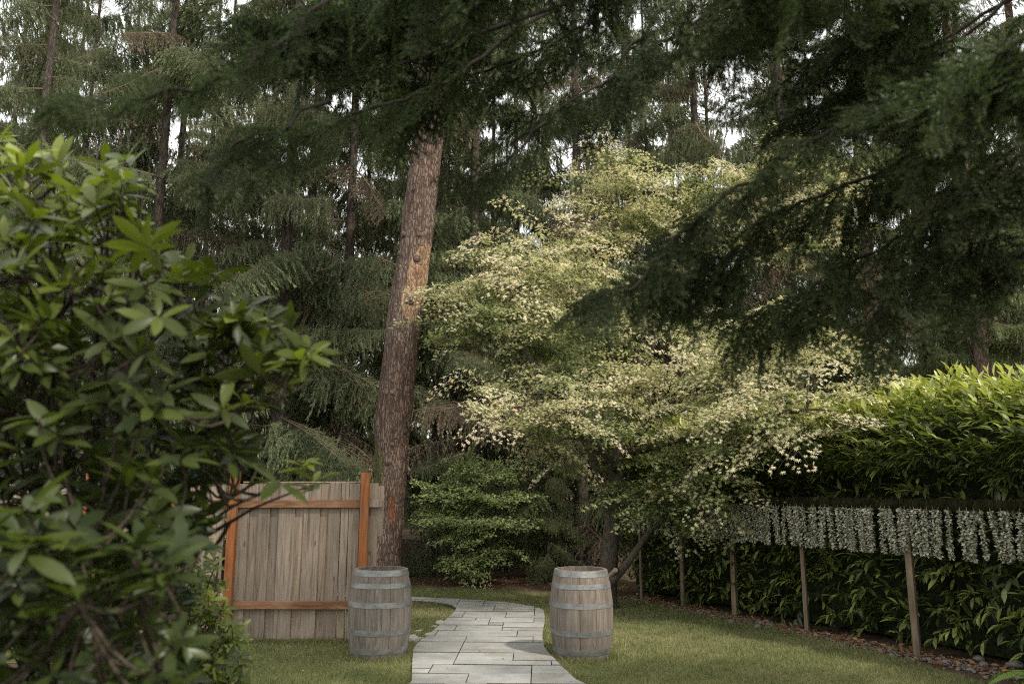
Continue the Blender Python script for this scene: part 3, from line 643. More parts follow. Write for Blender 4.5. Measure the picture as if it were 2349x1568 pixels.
def crown(root, pads, sprays, nodes, leafm, woodm, dens, org, lobe_r=1.0, tb=0.0):
    q = random.Random(9)
    for (u, v, ru, rv, cream, Y) in pads:
        c = at(u, v, Y); dep = proj(c)[0][2]; rx = ru/FPX*dep*lobe_r; rz = rv/FPX*dep*.85; ry = rx*.8
        n = max(5, int(dens*rx*ry*(1+rz*1.5)*3.3)); d = rdir(n); rad = rng.random(n)**.6*1.12*np.where(rng.random(n) < .12, 1.35, 1); P = d*rad[:, None]*np.array((rx, ry, rz))+np.array(c)
        hz = d*np.array((1, 1, .15)); hz[:, 2] += rng.normal(.32, .28, n); P = P-nrm(hz)*.30; P[:, 2] += .10
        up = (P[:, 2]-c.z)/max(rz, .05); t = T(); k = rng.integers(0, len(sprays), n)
        base = tb+.25+.52*cream+.26*np.clip(up, -1, 1)*(.4+.6*cream)+rng.normal(0, .08, n)  # creamier towards the pad top; sunlit tops and shaded undersides put into leaf tint
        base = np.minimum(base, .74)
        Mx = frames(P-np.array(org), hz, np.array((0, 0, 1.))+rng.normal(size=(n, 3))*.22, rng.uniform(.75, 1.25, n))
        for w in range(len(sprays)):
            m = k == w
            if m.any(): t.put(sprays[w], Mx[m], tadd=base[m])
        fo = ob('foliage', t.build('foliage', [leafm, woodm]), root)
        # limb from the nearest node of the trunk
        nd = min(nodes, key=lambda a: (Vector(a[:3])-c).length+max(0, a[2]-c.z)*1.5); a = Vector(nd[:3]); r0 = nd[3]
        mid = a.lerp(c, .5)+Vector((q.uniform(-.15, .15), q.uniform(-.15, .15), .12*(c-a).length)); C = spline([a, a.lerp(mid, .5)+Vector((0, 0, .03)), mid, c-Vector((0, 0, rz*.3)), c+Vector((0, 0, rz*.3))], 14)-np.array(org)
        tt = T(); V, F = tube(C, np.linspace(r0, .006, 14), 6); tt.add(V, F)
        for j in range(5):
            b = C[9+j % 4]; e = np.array((q.uniform(-1, 1)*rx, q.uniform(-1, 1)*ry, q.uniform(-.2, .6)*rz))*.8; V, F = tube(spline([b, b+e*.5+np.array((0, 0, .05)), b+e], 6), np.linspace(.008, .002, 6), 4); tt.add(V, F)
        ob('limb', tt.build('limb', [woodm], True), root)
def maple():
    Y = 12.8; base = Vector((at(1388, 1370, Y).x, Y, 0)); org = (base.x, base.y, 0)
    t = empty('maple_tree', org, 'large Japanese maple with cream and pale green leaves behind the right barrel', 'tree')
    tp = [base-Vector((0, 0, .1)), at(1397, 1290, Y), at(1405, 1180, Y), at(1416, 1060, Y), at(1424, 960, Y+.1), at(1450, 860, Y+.2), at(1470, 760, Y+.3)]
    C = spline(tp, 30); rad = np.interp(np.linspace(0, 1, 30), [0, .1, .5, 1], [.19, .145, .10, .05]); V, F = tube(C-np.array(org), rad, 12); ob('trunk', mesh('trunk', V, F, [M['mbark']], smooth=True), t)
    nodes = [(*C[i], rad[i]*.55) for i in (12, 15, 18, 21, 24, 27, 29)]
    limbs = [[at(1402, 1200, Y), at(1360, 1050, Y-.3), at(1290, 930, Y-.6), at(1200, 800, Y-.5), at(1150, 700, Y-.3)],
             [at(1416, 1060, Y), at(1500, 960, Y-.4), at(1600, 880, Y-.8), at(1720, 800, Y-1.3)],
             [at(1420, 1040, Y), at(1560, 1010, Y-.6), at(1720, 960, Y-1.5), at(1850, 940, Y-2.6)],
             [at(1424, 960, Y), at(1400, 820, Y+.4), at(1390, 650, Y+.6), at(1420, 480, Y+.7)],
             [at(1450, 860, Y+.2), at(1560, 700, Y+.8), at(1700, 560, Y+1), at(1830, 450, Y+1)],
             [at(1397, 1340, Y-.1), at(1440, 1290, Y-.3), at(1490, 1220, Y-.5), at(1560, 1160, Y-.6)],
             [at(1416, 1080, Y), at(1380, 1030, Y-.9), at(1320, 960, Y-1.5)]]
    for l in limbs:
        C = spline(l, 20); rr = np.linspace(.075, .022, 20); V, F = tube(C-np.array(org), rr, 8); ob('limb', mesh('limb', V, F, [M['mbark']], smooth=True), t)
        nodes += [(*C[i], rr[i]*.6) for i in (8, 12, 16, 19)]
    # pale sawn stub low on the trunk
    p = at(1412, 1306, Y-.35)-Vector(org); V, F = tube([p+Vector((-.06, .25, -.12)), p+Vector((0, 0, 0))], [.034, .036], 10, True)
    k = NT('sawn_wood'); o = ob('sawn_stub', mesh('sawn_stub', V, F, [k.out((.36, .27, .19), .8, .2)]), t)
    pads = [(1400, 370, 70, 40, 0.75, 13.80), (1440, 430, 90, 55, 0.75, 13.60), (1400, 480, 85, 40, 0.75, 13.40), (1480, 520, 90, 55, 0.7, 13.80), (1400, 560, 80, 50, 0.65, 13.40), (1360, 440, 40, 40, 0.7, 13.60),
            (1640, 420, 90, 65, 0.6, 14.00), (1750, 380, 80, 55, 0.7, 13.80), (1880, 400, 75, 60, 0.75, 13.80), (1850, 480, 90, 55, 0.7, 13.80), (1780, 560, 95, 55, 0.6, 13.80), (1650, 560, 100, 55, 0.6, 13.80), (1560, 480, 80, 50, 0.6, 14.00),
            (1270, 580, 100, 60, 0.85, 12.60), (1140, 600, 80, 45, 0.8, 12.60), (1200, 645, 130, 42, 0.85, 12.40), (1060, 695, 100, 36, 0.6, 12.40), (1180, 725, 150, 40, 0.5, 12.40), (1320, 640, 90, 55, 0.65, 12.80), (1100, 765, 110, 38, 0.3, 12.40), (1230, 800, 130, 45, 0.35, 12.40), (1340, 760, 90, 45, 0.45, 12.80),
            (1400, 680, 100, 55, 0.5, 12.80), (1500, 640, 90, 55, 0.5, 13.20), (1420, 750, 120, 45, 0.5, 12.60), (1550, 740, 100, 45, 0.6, 12.40), (1600, 845, 90, 48, 0.95, 11.55), (1530, 875, 100, 42, 0.85, 11.70), (1400, 850, 100, 45, 0.6, 12.20), (1650, 790, 80, 40, 0.7, 11.31), (1750, 780, 110, 55, 0.7, 10.82),
            (1850, 830, 85, 50, 0.8, 10.34), (1720, 850, 90, 45, 0.65, 10.97), (1900, 900, 75, 40, 0.8, 10.09), (1800, 915, 110, 42, 0.7, 10.58), (1945, 985, 70, 20, 0.95, 9.87), (1850, 1000, 110, 36, 0.8, 10.34), (1700, 960, 100, 45, 0.6, 11.07), (1620, 1010, 80, 45, 0.85, 11.45), (1600, 935, 90, 36, 0.7, 11.55),
            (1250, 955, 100, 36, 1, 11.30), (1150, 895, 85, 32, 0.8, 11.70), (1330, 915, 110, 34, 0.85, 11.40), (1115, 945, 50, 18, 0.85, 11.50), (1350, 985, 120, 45, 0.45, 11.60), (1250, 1030, 70, 26, 0.7, 11.60), (1300, 1075, 60, 18, 0.55, 11.60), (1450, 955, 100, 55, 0.45, 12.00), 
            (1520, 1060, 100, 55, 0.35, 12.10), (1500, 1140, 120, 50, 0.22, 12.20), (1620, 1110, 110, 55, 0.3, 11.45), (1650, 1155, 70, 32, 0.4, 11.31), (1570, 1195, 90, 32, 0.3, 12.10), (1700, 1040, 90, 40, 0.45, 11.07), (1290, 870, 110, 40, 0.4, 12.00), (1180, 990, 60, 22, 0.7, 11.60)]
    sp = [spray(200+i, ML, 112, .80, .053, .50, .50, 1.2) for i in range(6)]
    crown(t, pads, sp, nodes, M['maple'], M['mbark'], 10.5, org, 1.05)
maple()
def vine_maple():
    Y = 16.2; base = Vector((at(1085, 1335, Y).x, Y, 0)); org = (base.x, base.y, 0)
    t = empty('vine_maple', org, 'small green shrub with layered leaves between the pine and the right barrel', 'shrub'); nodes = []
    for a, c in (((1085, 1300), (1060, 1080)), ((1095, 1300), (1130, 1090)), ((1080, 1310), (1020, 1190)), ((1095, 1310), (1170, 1170))):
        C = spline([base, at(*a, Y), at((a[0]+c[0])/2, (a[1]+c[1])/2+10, Y-.1), at(*c, Y)], 14); rr = np.linspace(.03, .008, 14); V, F = tube(C-np.array(org), rr, 6); ob('stem', mesh('stem', V, F, [M['mbark']], smooth=True), t); nodes += [(*C[i], .010) for i in (5, 8, 11, 13)]
    pads = [(1060, 1070, 48, 19, .5, Y), (1110, 1100, 64, 18, .45, Y), (1160, 1085, 43, 21, .4, Y+.3), (1030, 1130, 64, 16, .6, Y), (1090, 1150, 86, 16, .5, Y-.3), (1150, 1150, 64, 18, .45, Y), (1010, 1180, 54, 13, .5, Y), (1070, 1200, 97, 15, .6, Y-.4), (1140, 1210, 75, 15, .5, Y-.2), (1060, 1240, 64, 12, .6, Y-.5),
            (1080, 1290, 54, 8, .75, Y-.5), (1040, 1305, 48, 8, .7, Y-.6), (1110, 1300, 54, 9, .6, Y-.5), (1090, 1325, 48, 7, .7, Y-.6), (1010, 1225, 38, 7, .6, Y-.2), (1150, 1270, 43, 10, .5, Y-.2)]
    sp = [spray(230+i, SL, 80, .55, .046, .22) for i in range(4)]
    crown(t, pads, sp, nodes, M['vine'], M['mbark'], 24, org, tb=.05)
vine_maple()

# ------------------------------------------------------------------ laurel hedge, stakes, flower strands
H0 = Vector((1.7, 14.3)); 
SB = [tuple(gnd(u, v)[:2]) for u, v in ((1472, 1378), (1568, 1391), (1688, 1413), (1852, 1450), (2105, 1506))]
fitx = np.polyfit([s[1] for s in SB], [s[0] for s in SB], 1)
def hl(y): return np.polyval(fitx, y)
HD = np.array((hl(5.0)-hl(15.0), -10.0)); HLEN = np.linalg.norm(HD); HD = HD/HLEN; HN = np.array((HD[1], -HD[0])); HN = HN if HN[0] < 0 else -HN
HO = np.array((hl(15.0), 15.0))
def hp(s, t, z): return np.stack([HO[0]+HD[0]*s+HN[0]*t, HO[1]+HD[1]*s+HN[1]*t, z+0*s], -1)
print('HEDGE', HO, HD, HN, HLEN, SB)
LEAVES = [leaf_tpl(.34, 3, .35, .18, 1.0, tt) for tt in (.2, .45, .62, .8)]
def big_leaves(root, name, Mx, tint, mat, label, score, variants, nsep=300):
    """the NSEP leaves that show largest become parts of their own, the rest one mass"""
    o = np.argsort(-score); sep, rest = o[:nsep], o[nsep:]
    vm = []
    for v in variants:
        me = mesh('leaf', v[0], v[1], [mat], smooth=True, tint=v[3]); vm.append(me)
    vt = np.array([v[3][0] for v in variants])
    Lm = np.array(root.matrix_basis.inverted())
    for i in sep:
        ob('leaf', vm[int(np.argmin(abs(vt-tint[i])))], root, mat4=Matrix((Lm@Mx[i]).tolist()))
    t = T(); t.put(variants[0], np.einsum('ij,njk->nik', Lm, Mx[rest]), tint=tint[rest])
    tag(ob('foliage', t.build('foliage', [mat], True), root), kind='stuff')
def hedge():
    root = empty('laurel_hedge', (HO[0]+HD[0]*6, HO[1]+HD[1]*6, 0), 'tall cherry laurel hedge with sunlit top behind the white flower strands', 'hedge'); off = np.array(root.location)
    # woody inner mass
    prof = [(-.55, .05), (-.45, 1.0), (-.50, 1.75), (-.42, 2.05), (-.35, 2.42), (-.75, 2.66), (-1.3, 2.7), (-1.8, 2.3), (-1.8, .05)]
    ns = 60; sv = np.linspace(.4, HLEN+.3, ns); V = []
    for s in sv:
        for t_, z in prof:
            w = mnoise.noise(Vector((s*1.2, t_*2, z*2)))*.12; V.append(hp(np.array(s), t_+w, z+w*.5*(z > .2))-off)
    V = np.array(V); kk = len(prof); F = []
    for i in range(ns-1):
        for j in range(kk): a, b = i*kk+j, i*kk+(j+1) % kk; F += [(a, a+kk, b+kk, b)]
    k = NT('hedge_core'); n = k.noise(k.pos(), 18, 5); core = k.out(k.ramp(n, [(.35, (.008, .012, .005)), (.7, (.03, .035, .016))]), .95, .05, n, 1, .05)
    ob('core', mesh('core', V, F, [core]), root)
    st = []; 
    def shoots(n, s, t_, z, d, nl, size, tint, spread=.7):
        P0 = hp(s, t_, z); d = nrm(d); L = size*1.9
        for j in range(nl):
            f = j/max(1, nl-1); P = P0+d*(f*L)[:, None] if not np.isscalar(L) else P0+d*f*L
            a = j*2.4+rng.uniform(0, 6.28, n) if j else rng.uniform(0, 6.28, n); A = nrm(np.cross(d, np.array((.3, .2, 1.)))); B = np.cross(d, A)
            out = A*np.cos(a)[:, None]+B*np.sin(a)[:, None]; dirn = d*(.45+.5*f)+out*spread*(1-.35*f); dirn[:, 2] -= .10
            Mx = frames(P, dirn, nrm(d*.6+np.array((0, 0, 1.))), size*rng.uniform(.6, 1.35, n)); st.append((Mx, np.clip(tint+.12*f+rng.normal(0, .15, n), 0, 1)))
    def surf(s, q):   # q 0..1 runs from the overhang up the sloping shoulder to the top
        pt = np.array([(-.08, 2.02), (.12, 2.14), (.16, 2.32), (-.08, 2.58), (-.45, 2.78), (-.95, 2.86), (-1.4, 2.8)]); k = np.linspace(0, 1, len(pt))
        w = .10*np.sin(s*2.1)+.07*np.sin(s*4.7+1); return np.interp(q, k, pt[:, 0])+w*.6, np.interp(q, k, pt[:, 1])+w*.5
    hn3 = np.array((HN[0], HN[1], 0)); hd3 = np.array((HD[0], HD[1], 0))
    n = 1700; s = rng.uniform(.5, HLEN, n); q = rng.random(n)**.9; t_, z = surf(s, q)      # shoulder and top
    d = hn3*(.85-.55*q)[:, None]+np.array((0, 0, 1.))*(.10+.95*q)[:, None]-hd3*.75+rng.normal(size=(n, 3))*.30
    shoots(n, s, t_-.12, z-.08, d, 8, .128, np.clip(.25+.62*q+rng.normal(0, .06, n), 0, .95))  # tint rises from overhang to top: shade and sunlight put into the leaf colour
    n = 380; s = rng.uniform(.5, HLEN, n); q = rng.uniform(.5, 1, n); t_, z = surf(s, q)      # upright new shoots
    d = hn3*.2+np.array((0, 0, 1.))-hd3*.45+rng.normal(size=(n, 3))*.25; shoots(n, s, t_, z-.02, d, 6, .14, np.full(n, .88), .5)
    n = 1000; s = rng.uniform(.5, HLEN, n); z = rng.uniform(.12, 2.0, n); t_ = -.42+.10*np.minimum(z, 1.2)-.14*np.maximum(0, z-1.4)+.10*np.sin(s*3.1)*np.cos(z*4)+rng.uniform(-.06, .08, n)     # shaded lower face
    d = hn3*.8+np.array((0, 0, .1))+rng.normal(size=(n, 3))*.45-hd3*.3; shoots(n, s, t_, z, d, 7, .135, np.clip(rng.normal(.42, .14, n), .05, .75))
    Mx = np.concatenate([a for a, b in st]); ti = np.concatenate([b for a, b in st]); P = Mx[:, :3, 3]; pj = proj(P)
    inf = (pj[:, 0] > 1500) & (pj[:, 0] < 2340) & (pj[:, 1] > 840) & (pj[:, 1] < 1540)
    outw = (P[:, :2]-HO)@HN; score = np.where(inf, 1/pj[:, 2]+.35*outw/pj[:, 2]+rng.random(len(P))*.03, 0)
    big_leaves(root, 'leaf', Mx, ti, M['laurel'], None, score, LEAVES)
hedge()
k = NT('stake_wood'); p = k.pos((30, 30, 3), True, True); n = k.noise(p, 1, 5); M['stake'] = k.out(k.ramp(n, [(.3, (.09, .066, .042)), (.6, (.17, .13, .088)), (.8, (.24, .19, .13))]), .85, .15, n, .3, .004)
SLAB = ('thin wooden stake at the far end of the hedge', 'second wooden stake from the maple in front of the hedge', 'third wooden stake from the maple in front of the hedge', 'fourth wooden stake from the maple in front of the hedge', 'tallest looking wooden stake under the flower strands at the right')
for i, (x, y) in enumerate(SB):
    w = (.04, .055, .07, .05, .07)[i]; tz = 1.56
    o = cbox('wooden_stake', w, w, tz+.1, M['stake'], .004, None, (x, y, tz/2-.05), (R.uniform(-.01, .01), R.uniform(-.01, .01), math.atan2(HN[1], HN[0])+.35)); tag(o, SLAB[i], 'stake', 'stakes in front of the hedge')
# more stakes out of frame carry the beam on; beam with dark fringe
BZ = 1.62
def beam():
    s0, s1 = 1.0, HLEN-.5; a, b = hp(np.array(s0), .05, np.array(BZ)), hp(np.array(s1), .05, np.array(BZ)); L = np.linalg.norm(b-a)
    root = empty('garland_rail', tuple((a+b)/2), 'dark mossy fringed rail above the white flower strands', 'rail', rz=math.atan2(HD[1], HD[0]))
    k = NT('dark_fringe'); n = k.noise(k.pos(), 9, 4); fr = k.out(k.ramp(n, [(.35, (.010, .011, .005)), (.7, (.038, .032, .015))]), .95, .05)
    cbox('rail', L, .05, .05, fr, .003, root)
    n = 9000; x = rng.uniform(-L/2, L/2, n); y = rng.uniform(-.07, .07, n); h = rng.uniform(.03, .12, n); V = np.zeros((n, 3, 3)); z1 = rng.uniform(-.01, .075, n); w = rng.uniform(.002, .005, n)
    V[:, 0] = np.stack([x-w, y, z1], 1); V[:, 1] = np.stack([x+w, y, z1], 1); V[:, 2] = np.stack([x+rng.normal(0, .02, n), y*1.5, z1-h], 1); ob('fringe', mesh('fringe', V.reshape(-1, 3), np.arange(n*3).reshape(-1, 3), [fr]), root)
    for s in (HLEN-2.4, HLEN-.6):
        p = hp(np.array(s), 0., np.array(.0)); ob_ = cbox('support', .07, .07, 1.62, M['stake'], .004, root); ob_.matrix_world = Matrix.Translation((p[0], p[1], .80)); ob_.matrix_local = root.matrix_basis.inverted() @ Matrix.Translation((p[0], p[1], .80))
beam()
k = NT('silk_petal'); t_ = k.tint(); c = k.ramp(t_, [(0, (.24, .235, .16)), (.5, (.48, .465, .365)), (1, (.68, .66, .56))]); M['petal'] = k.out(c, .7, .2, transl=.3)
k = NT('garland_string'); M['string'] = k.out((.35, .36, .22), .8, .1)
def strand_mesh(seed):
    r = np.random.default_rng(seed); t = T(); n = 30
    pet = (np.array([(0, 0, 0), (.5, -.32, .12), (.5, .32, .12), (.95, -.16, -.02), (.95, .16, -.02)]), np.array([(0, 1, 2), (1, 3, 4), (1, 4, 2)]), np.zeros(3, int), np.full(5, .5))
    for i in range(n):
        z = -(i+.5)/n*.50; c = np.array((r.normal(0, .008), r.normal(0, .008), z)); m = 7; a = r.uniform(0, 6.28)+np.arange(m)*6.283/m*1.7; d = np.stack([np.cos(a), np.sin(a), r.uniform(-.75, .35, m)], 1)
        t.put(pet, frames(np.tile(c, (m, 1)), d, np.array((0, 0, 1.))+r.normal(size=(m, 3))*.4, r.uniform(.028, .048, m)), tint=np.clip(r.normal(.45, .22, m), 0, 1))
    return t.build('blossoms', [M['petal']])
STR = [strand_mesh(i) for i in range(6)]
V_, F_ = tube([(0, 0, .03), (0, 0, -.25), (0, 0, -.50)], .002, 4); STRING = mesh('string', V_, F_, [M['string']])
def strands():
    q = random.Random(21); s = 1.35; sy = [(hl(y)-HO[0])*HD[0]+(y-HO[1])*HD[1] for _, y in SB]; i = 0; near = 0
    names = ['right of the first stake', 'right of the second stake', 'right of the third stake', 'right of the fourth stake', 'right of the fifth stake']; cnt = [0]*6
    while s < HLEN-2.2:
        p = hp(np.array(s), .125+q.uniform(-.02, .02), np.array(BZ-.045)); b = sum(1 for v in sy[1:] if s > v)
        o = empty('flower_strand', tuple(p), 'strand of white blossoms on the rail, %s %s' % (ORD[min(cnt[b], 29)], names[b]), 'garland', 'white flower strands along the hedge', q.uniform(0, 6.28))
        cnt[b] += 1
        o.rotation_euler.x = q.gauss(0, .06); o.rotation_euler.y = q.gauss(0, .06); sc = q.choice((1, 1, 1, .98, 1.02, .97, .93, 1)); w = q.uniform(.9, 1.15); o.scale = (w, w, sc)
        ob('blossoms', STR[q.randrange(6)], o); ob('string', STRING, o)
        ds = q.choice((.062, .066, .07, .075, .08, .09, .125)); s += .06 if any(abs(s+.04-v) < .12 for v in sy) else ds; i += 1
    print('STRANDS', i)
strands()

# ------------------------------------------------------------------ border stones, litter, fern
k = NT('river_stone'); n = k.noise(k.pos((1, 1, 1), True, True), 9, 5); c = k.ramp(n, [(.3, (.08, .08, .07)), (.6, (.17, .165, .15)), (.8, (.26, .25, .23))]); c = k.mix(k.math('MULTIPLY', k.rand(), .5), c, (.15, .135, .115)); M['stone'] = k.out(c, .8, .3, n, .3, .01)
k = NT('pale_stone'); n = k.noise(k.pos((1, 1, 1), True, True), 9, 5); M['pale'] = k.out(k.ramp(n, [(.3, (.16, .14, .115)), (.65, (.34, .315, .275))]), .8, .3, n, .4, .01)
def stone_mesh(seed, m):
    r = random.Random(seed); bm = bmesh.new(); bmesh.ops.create_icosphere(bm, subdivisions=2, radius=1)
    for v in bm.verts:
        nn = mnoise.noise(v.co*1.1+Vector((seed*3.1, 0, 0)))*.35+mnoise.noise(v.co*2.6+Vector((0, seed*2.3, 0)))*.12; v.co *= 1+nn; v.co.z *= .62
    me = bpy.data.meshes.new('stone'); bm.to_mesh(me); bm.free(); me.materials.append(m); me.polygons.foreach_set('use_smooth', [True]*len(me.polygons)); return me
STN = [stone_mesh(i, M['stone']) for i in range(6)]; STP = [stone_mesh(i+10, M['pale']) for i in range(3)]
def stones():
    q = random.Random(31); sy = [(hl(y)-HO[0])*HD[0]+(y-HO[1])*HD[1] for _, y in SB]; names = ('first', 'second', 'third', 'fourth', 'fifth')
    ss = sorted(q.uniform(1.4, HLEN-2.6) for _ in range(92)); cn = [0]*5
    for i in range(92):
        s = ss[i]; t_ = q.gauss(.10, .12); p = hp(np.array(s), t_, np.array(0.)); sz = q.choice((.018, .022, .025, .03, .035, .045)); 
        b = max(0, sum(1 for v in sy if s > v)-1); cn[b] += 1; o = ob('border_stone', STN[q.randrange(6)], None, (p[0], p[1], sz*.42), (q.uniform(-.2, .2), q.uniform(-.2, .2), q.uniform(0, 6.28)), (sz*q.uniform(.9, 1.5), sz, sz)); tag(o, 'small grey border stone, %s along the bed from the %s stake' % (ORD[min(29, cn[b]-1)], names[b]), 'stone', 'grey stones edging the hedge bed')
    for i, (u, v, sz, lab) in enumerate(((1917, 1437, .075, 'largest rounded grey stone at the edge of the hedge bed beside the fourth stake'), (2246, 1515, .06, 'pale rounded grey stone in the hedge bed right of the fifth stake'), (2330, 1530, .07, 'rounded grey stone at the edge of the bed by the fern'))):
        g = gnd(u, v); tag(ob('border_stone', STN[i], None, (g.x, g.y, sz*.45), (0, 0, i), (sz*1.2, sz, sz)), lab, 'stone', 'grey stones edging the hedge bed')
    for i, (u, v, sz, lab) in enumerate(((944, 1472, .07, 'white stone half hidden behind the left barrel beside the path'), (1012, 1432, .075, 'pale flat stone at the lawn corner beside the path'), (998, 1440, .05, 'small pale stone touching the flat stone by the path'), (960, 1449, .045, 'small pale stone behind the left barrel'), (985, 1459, .06, 'pale stone lying nearest the curved path edge'), (965, 1468, .05, 'greyish stone in the soil between barrel and path'))):
        g = gnd(u, v); tag(ob('edging_stone', STP[i % 3], None, (g.x, g.y, sz*.25), (.2, .1, i*1.3), (sz*1.3, sz, sz*(1.7 if i == 0 else .8))), lab, 'stone', 'pale stones beside the path')
    # gravel and litter
    t = T(); n = 5000; s = rng.uniform(1.0, HLEN-2.4, n); tt = rng.normal(.04, .11, n); P = hp(s, tt, np.full(n, .012)); me = STN[0]
    bm = bmesh.new(); bmesh.ops.create_icosphere(bm, subdivisions=1, radius=1); bm.verts.ensure_lookup_table(); v = np.array([x.co for x in bm.verts])*np.array((1, .8, .6)); f = np.array([[x.index for x in fc.verts] for fc in bm.faces]); bm.free()
    t.put((v, f, np.zeros(len(f), int), np.full(len(v), .5)), frames(P, rdir(n)*np.array((1, 1, .1)), (0, 0, 1), rng.uniform(.006, .02, n))); tag(ob('gravel', t.build('gravel', [M['stone']], True)), 'grey gravel strip at the foot of the hedge', 'gravel', kind='stuff')
    k = NT('dead_leaf'); c = k.ramp(k.tint(), [(0, (.07, .035, .018)), (.5, (.20, .09, .04)), (1, (.33, .19, .10))]); M['dead'] = k.out(c, .8, .2, transl=.15)
    lt = leaf_tpl(.45, 3, .4, .3); t = T(); n = 1500; s = rng.uniform(1.0, HLEN-2.4, n); P = hp(s, rng.normal(.04, .13, n), np.full(n, .03)); t.put(lt, frames(P, rdir(n)*np.array((1, 1, .15)), np.array((0, 0, 1.))+rng.normal(size=(n, 3))*.4, rng.uniform(.03, .085, n)), tint=rng.random(n))
    n = 900; P = np.stack([rng.uniform(-3.5, 2.2, n), rng.uniform(15.2, 17, n), np.full(n, .02)], 1); t.put(lt, frames(P, rdir(n)*np.array((1, 1, .15)), np.array((0, 0, 1.))+rng.normal(size=(n, 3))*.4, rng.uniform(.03, .08, n)), tint=rng.random(n))
    n = 260; P = np.stack([rng.uniform(-3.6, 4.2, n), rng.uniform(7.6, 15, n), np.full(n, .048)], 1); t.put(lt, frames(P, rdir(n)*np.array((1, 1, .15)), np.array((0, 0, 1.))+rng.normal(size=(n, 3))*.4, rng.uniform(.010, .03, n)), tint=rng.uniform(.2, 1, n))
    tag(ob('leaf_litter', t.build('leaf_litter', [M['dead']])), 'brown fallen leaves in the planting beds', 'leaf litter', kind='stuff')
    for u, v, sz, a, lab in ((636, 1528, .07, .3, 'curled dark brown leaf on the lawn in front of the fence'), (1485, 1532, .05, 1.0, 'small rusty fallen leaf on the grass right of the right barrel'), (1462, 1529, .04, 2.2, 'small pale fallen leaf by the foot of the right barrel'), (790, 1480, .07, 0.2, 'orange brown leaf at the foot of the fence'), (1322, 1485, .018, .5, 'tiny dark leaf lying on the paved path')):
        g = gnd(u, v); me = mesh('fallen_leaf', *leaf_tpl(.5, 4, .7, .4)[:2], [M['dead']], tint=np.full(15, .1 if sz > .06 else .6)); tag(ob('fallen_leaf', me, None, (g.x, g.y, .045), (.2, -.1, a), (sz,)*3), lab, 'leaf', 'fallen leaves on the lawn and path')
stones()
M['fern'] = leaf_mat('fern', [(0, (.05, .09, .02)), (1, (.22, .30, .08))], .5, .3, .35)
def fern(p, n, L, label, tint, seed, az=None, rise=.9):
    root = empty('fern', tuple(p), label, 'fern'); q = random.Random(seed); lf = leaf_tpl(.30, 2, .2, .15)
    for i in range(n):
        a = (i*6.283/n+q.uniform(-.3, .3)) if az is None else az+q.uniform(-.5, .5); e = np.linspace(0, 1, 16); l = L*q.uniform(.8, 1.1); C = np.stack([np.cos(a)*e*l*.8, np.sin(a)*e*l*.8, l*(rise*e-.85*e**2.2)], 1)
        t = T(); V, F = tube(C, np.linspace(.004, .001, 16), 4); t.add(V, F, 0, tint); D = np.gradient(C, axis=0); S = nrm(np.cross(D, (0, 0, 1.)))
        for sg in (-1, 1):
            k = np.arange(2, 16); ln = l*.24*np.sin(np.pi*(.12+.88*e[k]))**.8+.01; t.put(lf, frames(C[k], S[k]*sg+nrm(D[k])*.45, (0, 0, 1.), ln), tint=np.full(len(k), tint))
            k2 = k[:-1]; ln2 = (ln[:-1]+ln[1:])/2; t.put(lf, frames((C[k2]+C[k2+1])/2, S[k2]*sg+nrm(D[k2])*.45, (0, 0, 1.), ln2), tint=np.full(len(k2), tint))
        ob('frond', t.build('frond', [M['fern']]), root)
g = gnd(2420, 1600); fern((g.x+.05, g.y+.1, 0), 7, .62, 'bright green fern tip at the lower right edge', .8, 1)
g = gnd(1612, 1385); fern((g.x, g.y, 0), 7, .22, 'small green fern at the foot of the hedge by the third stake', .45, 2)

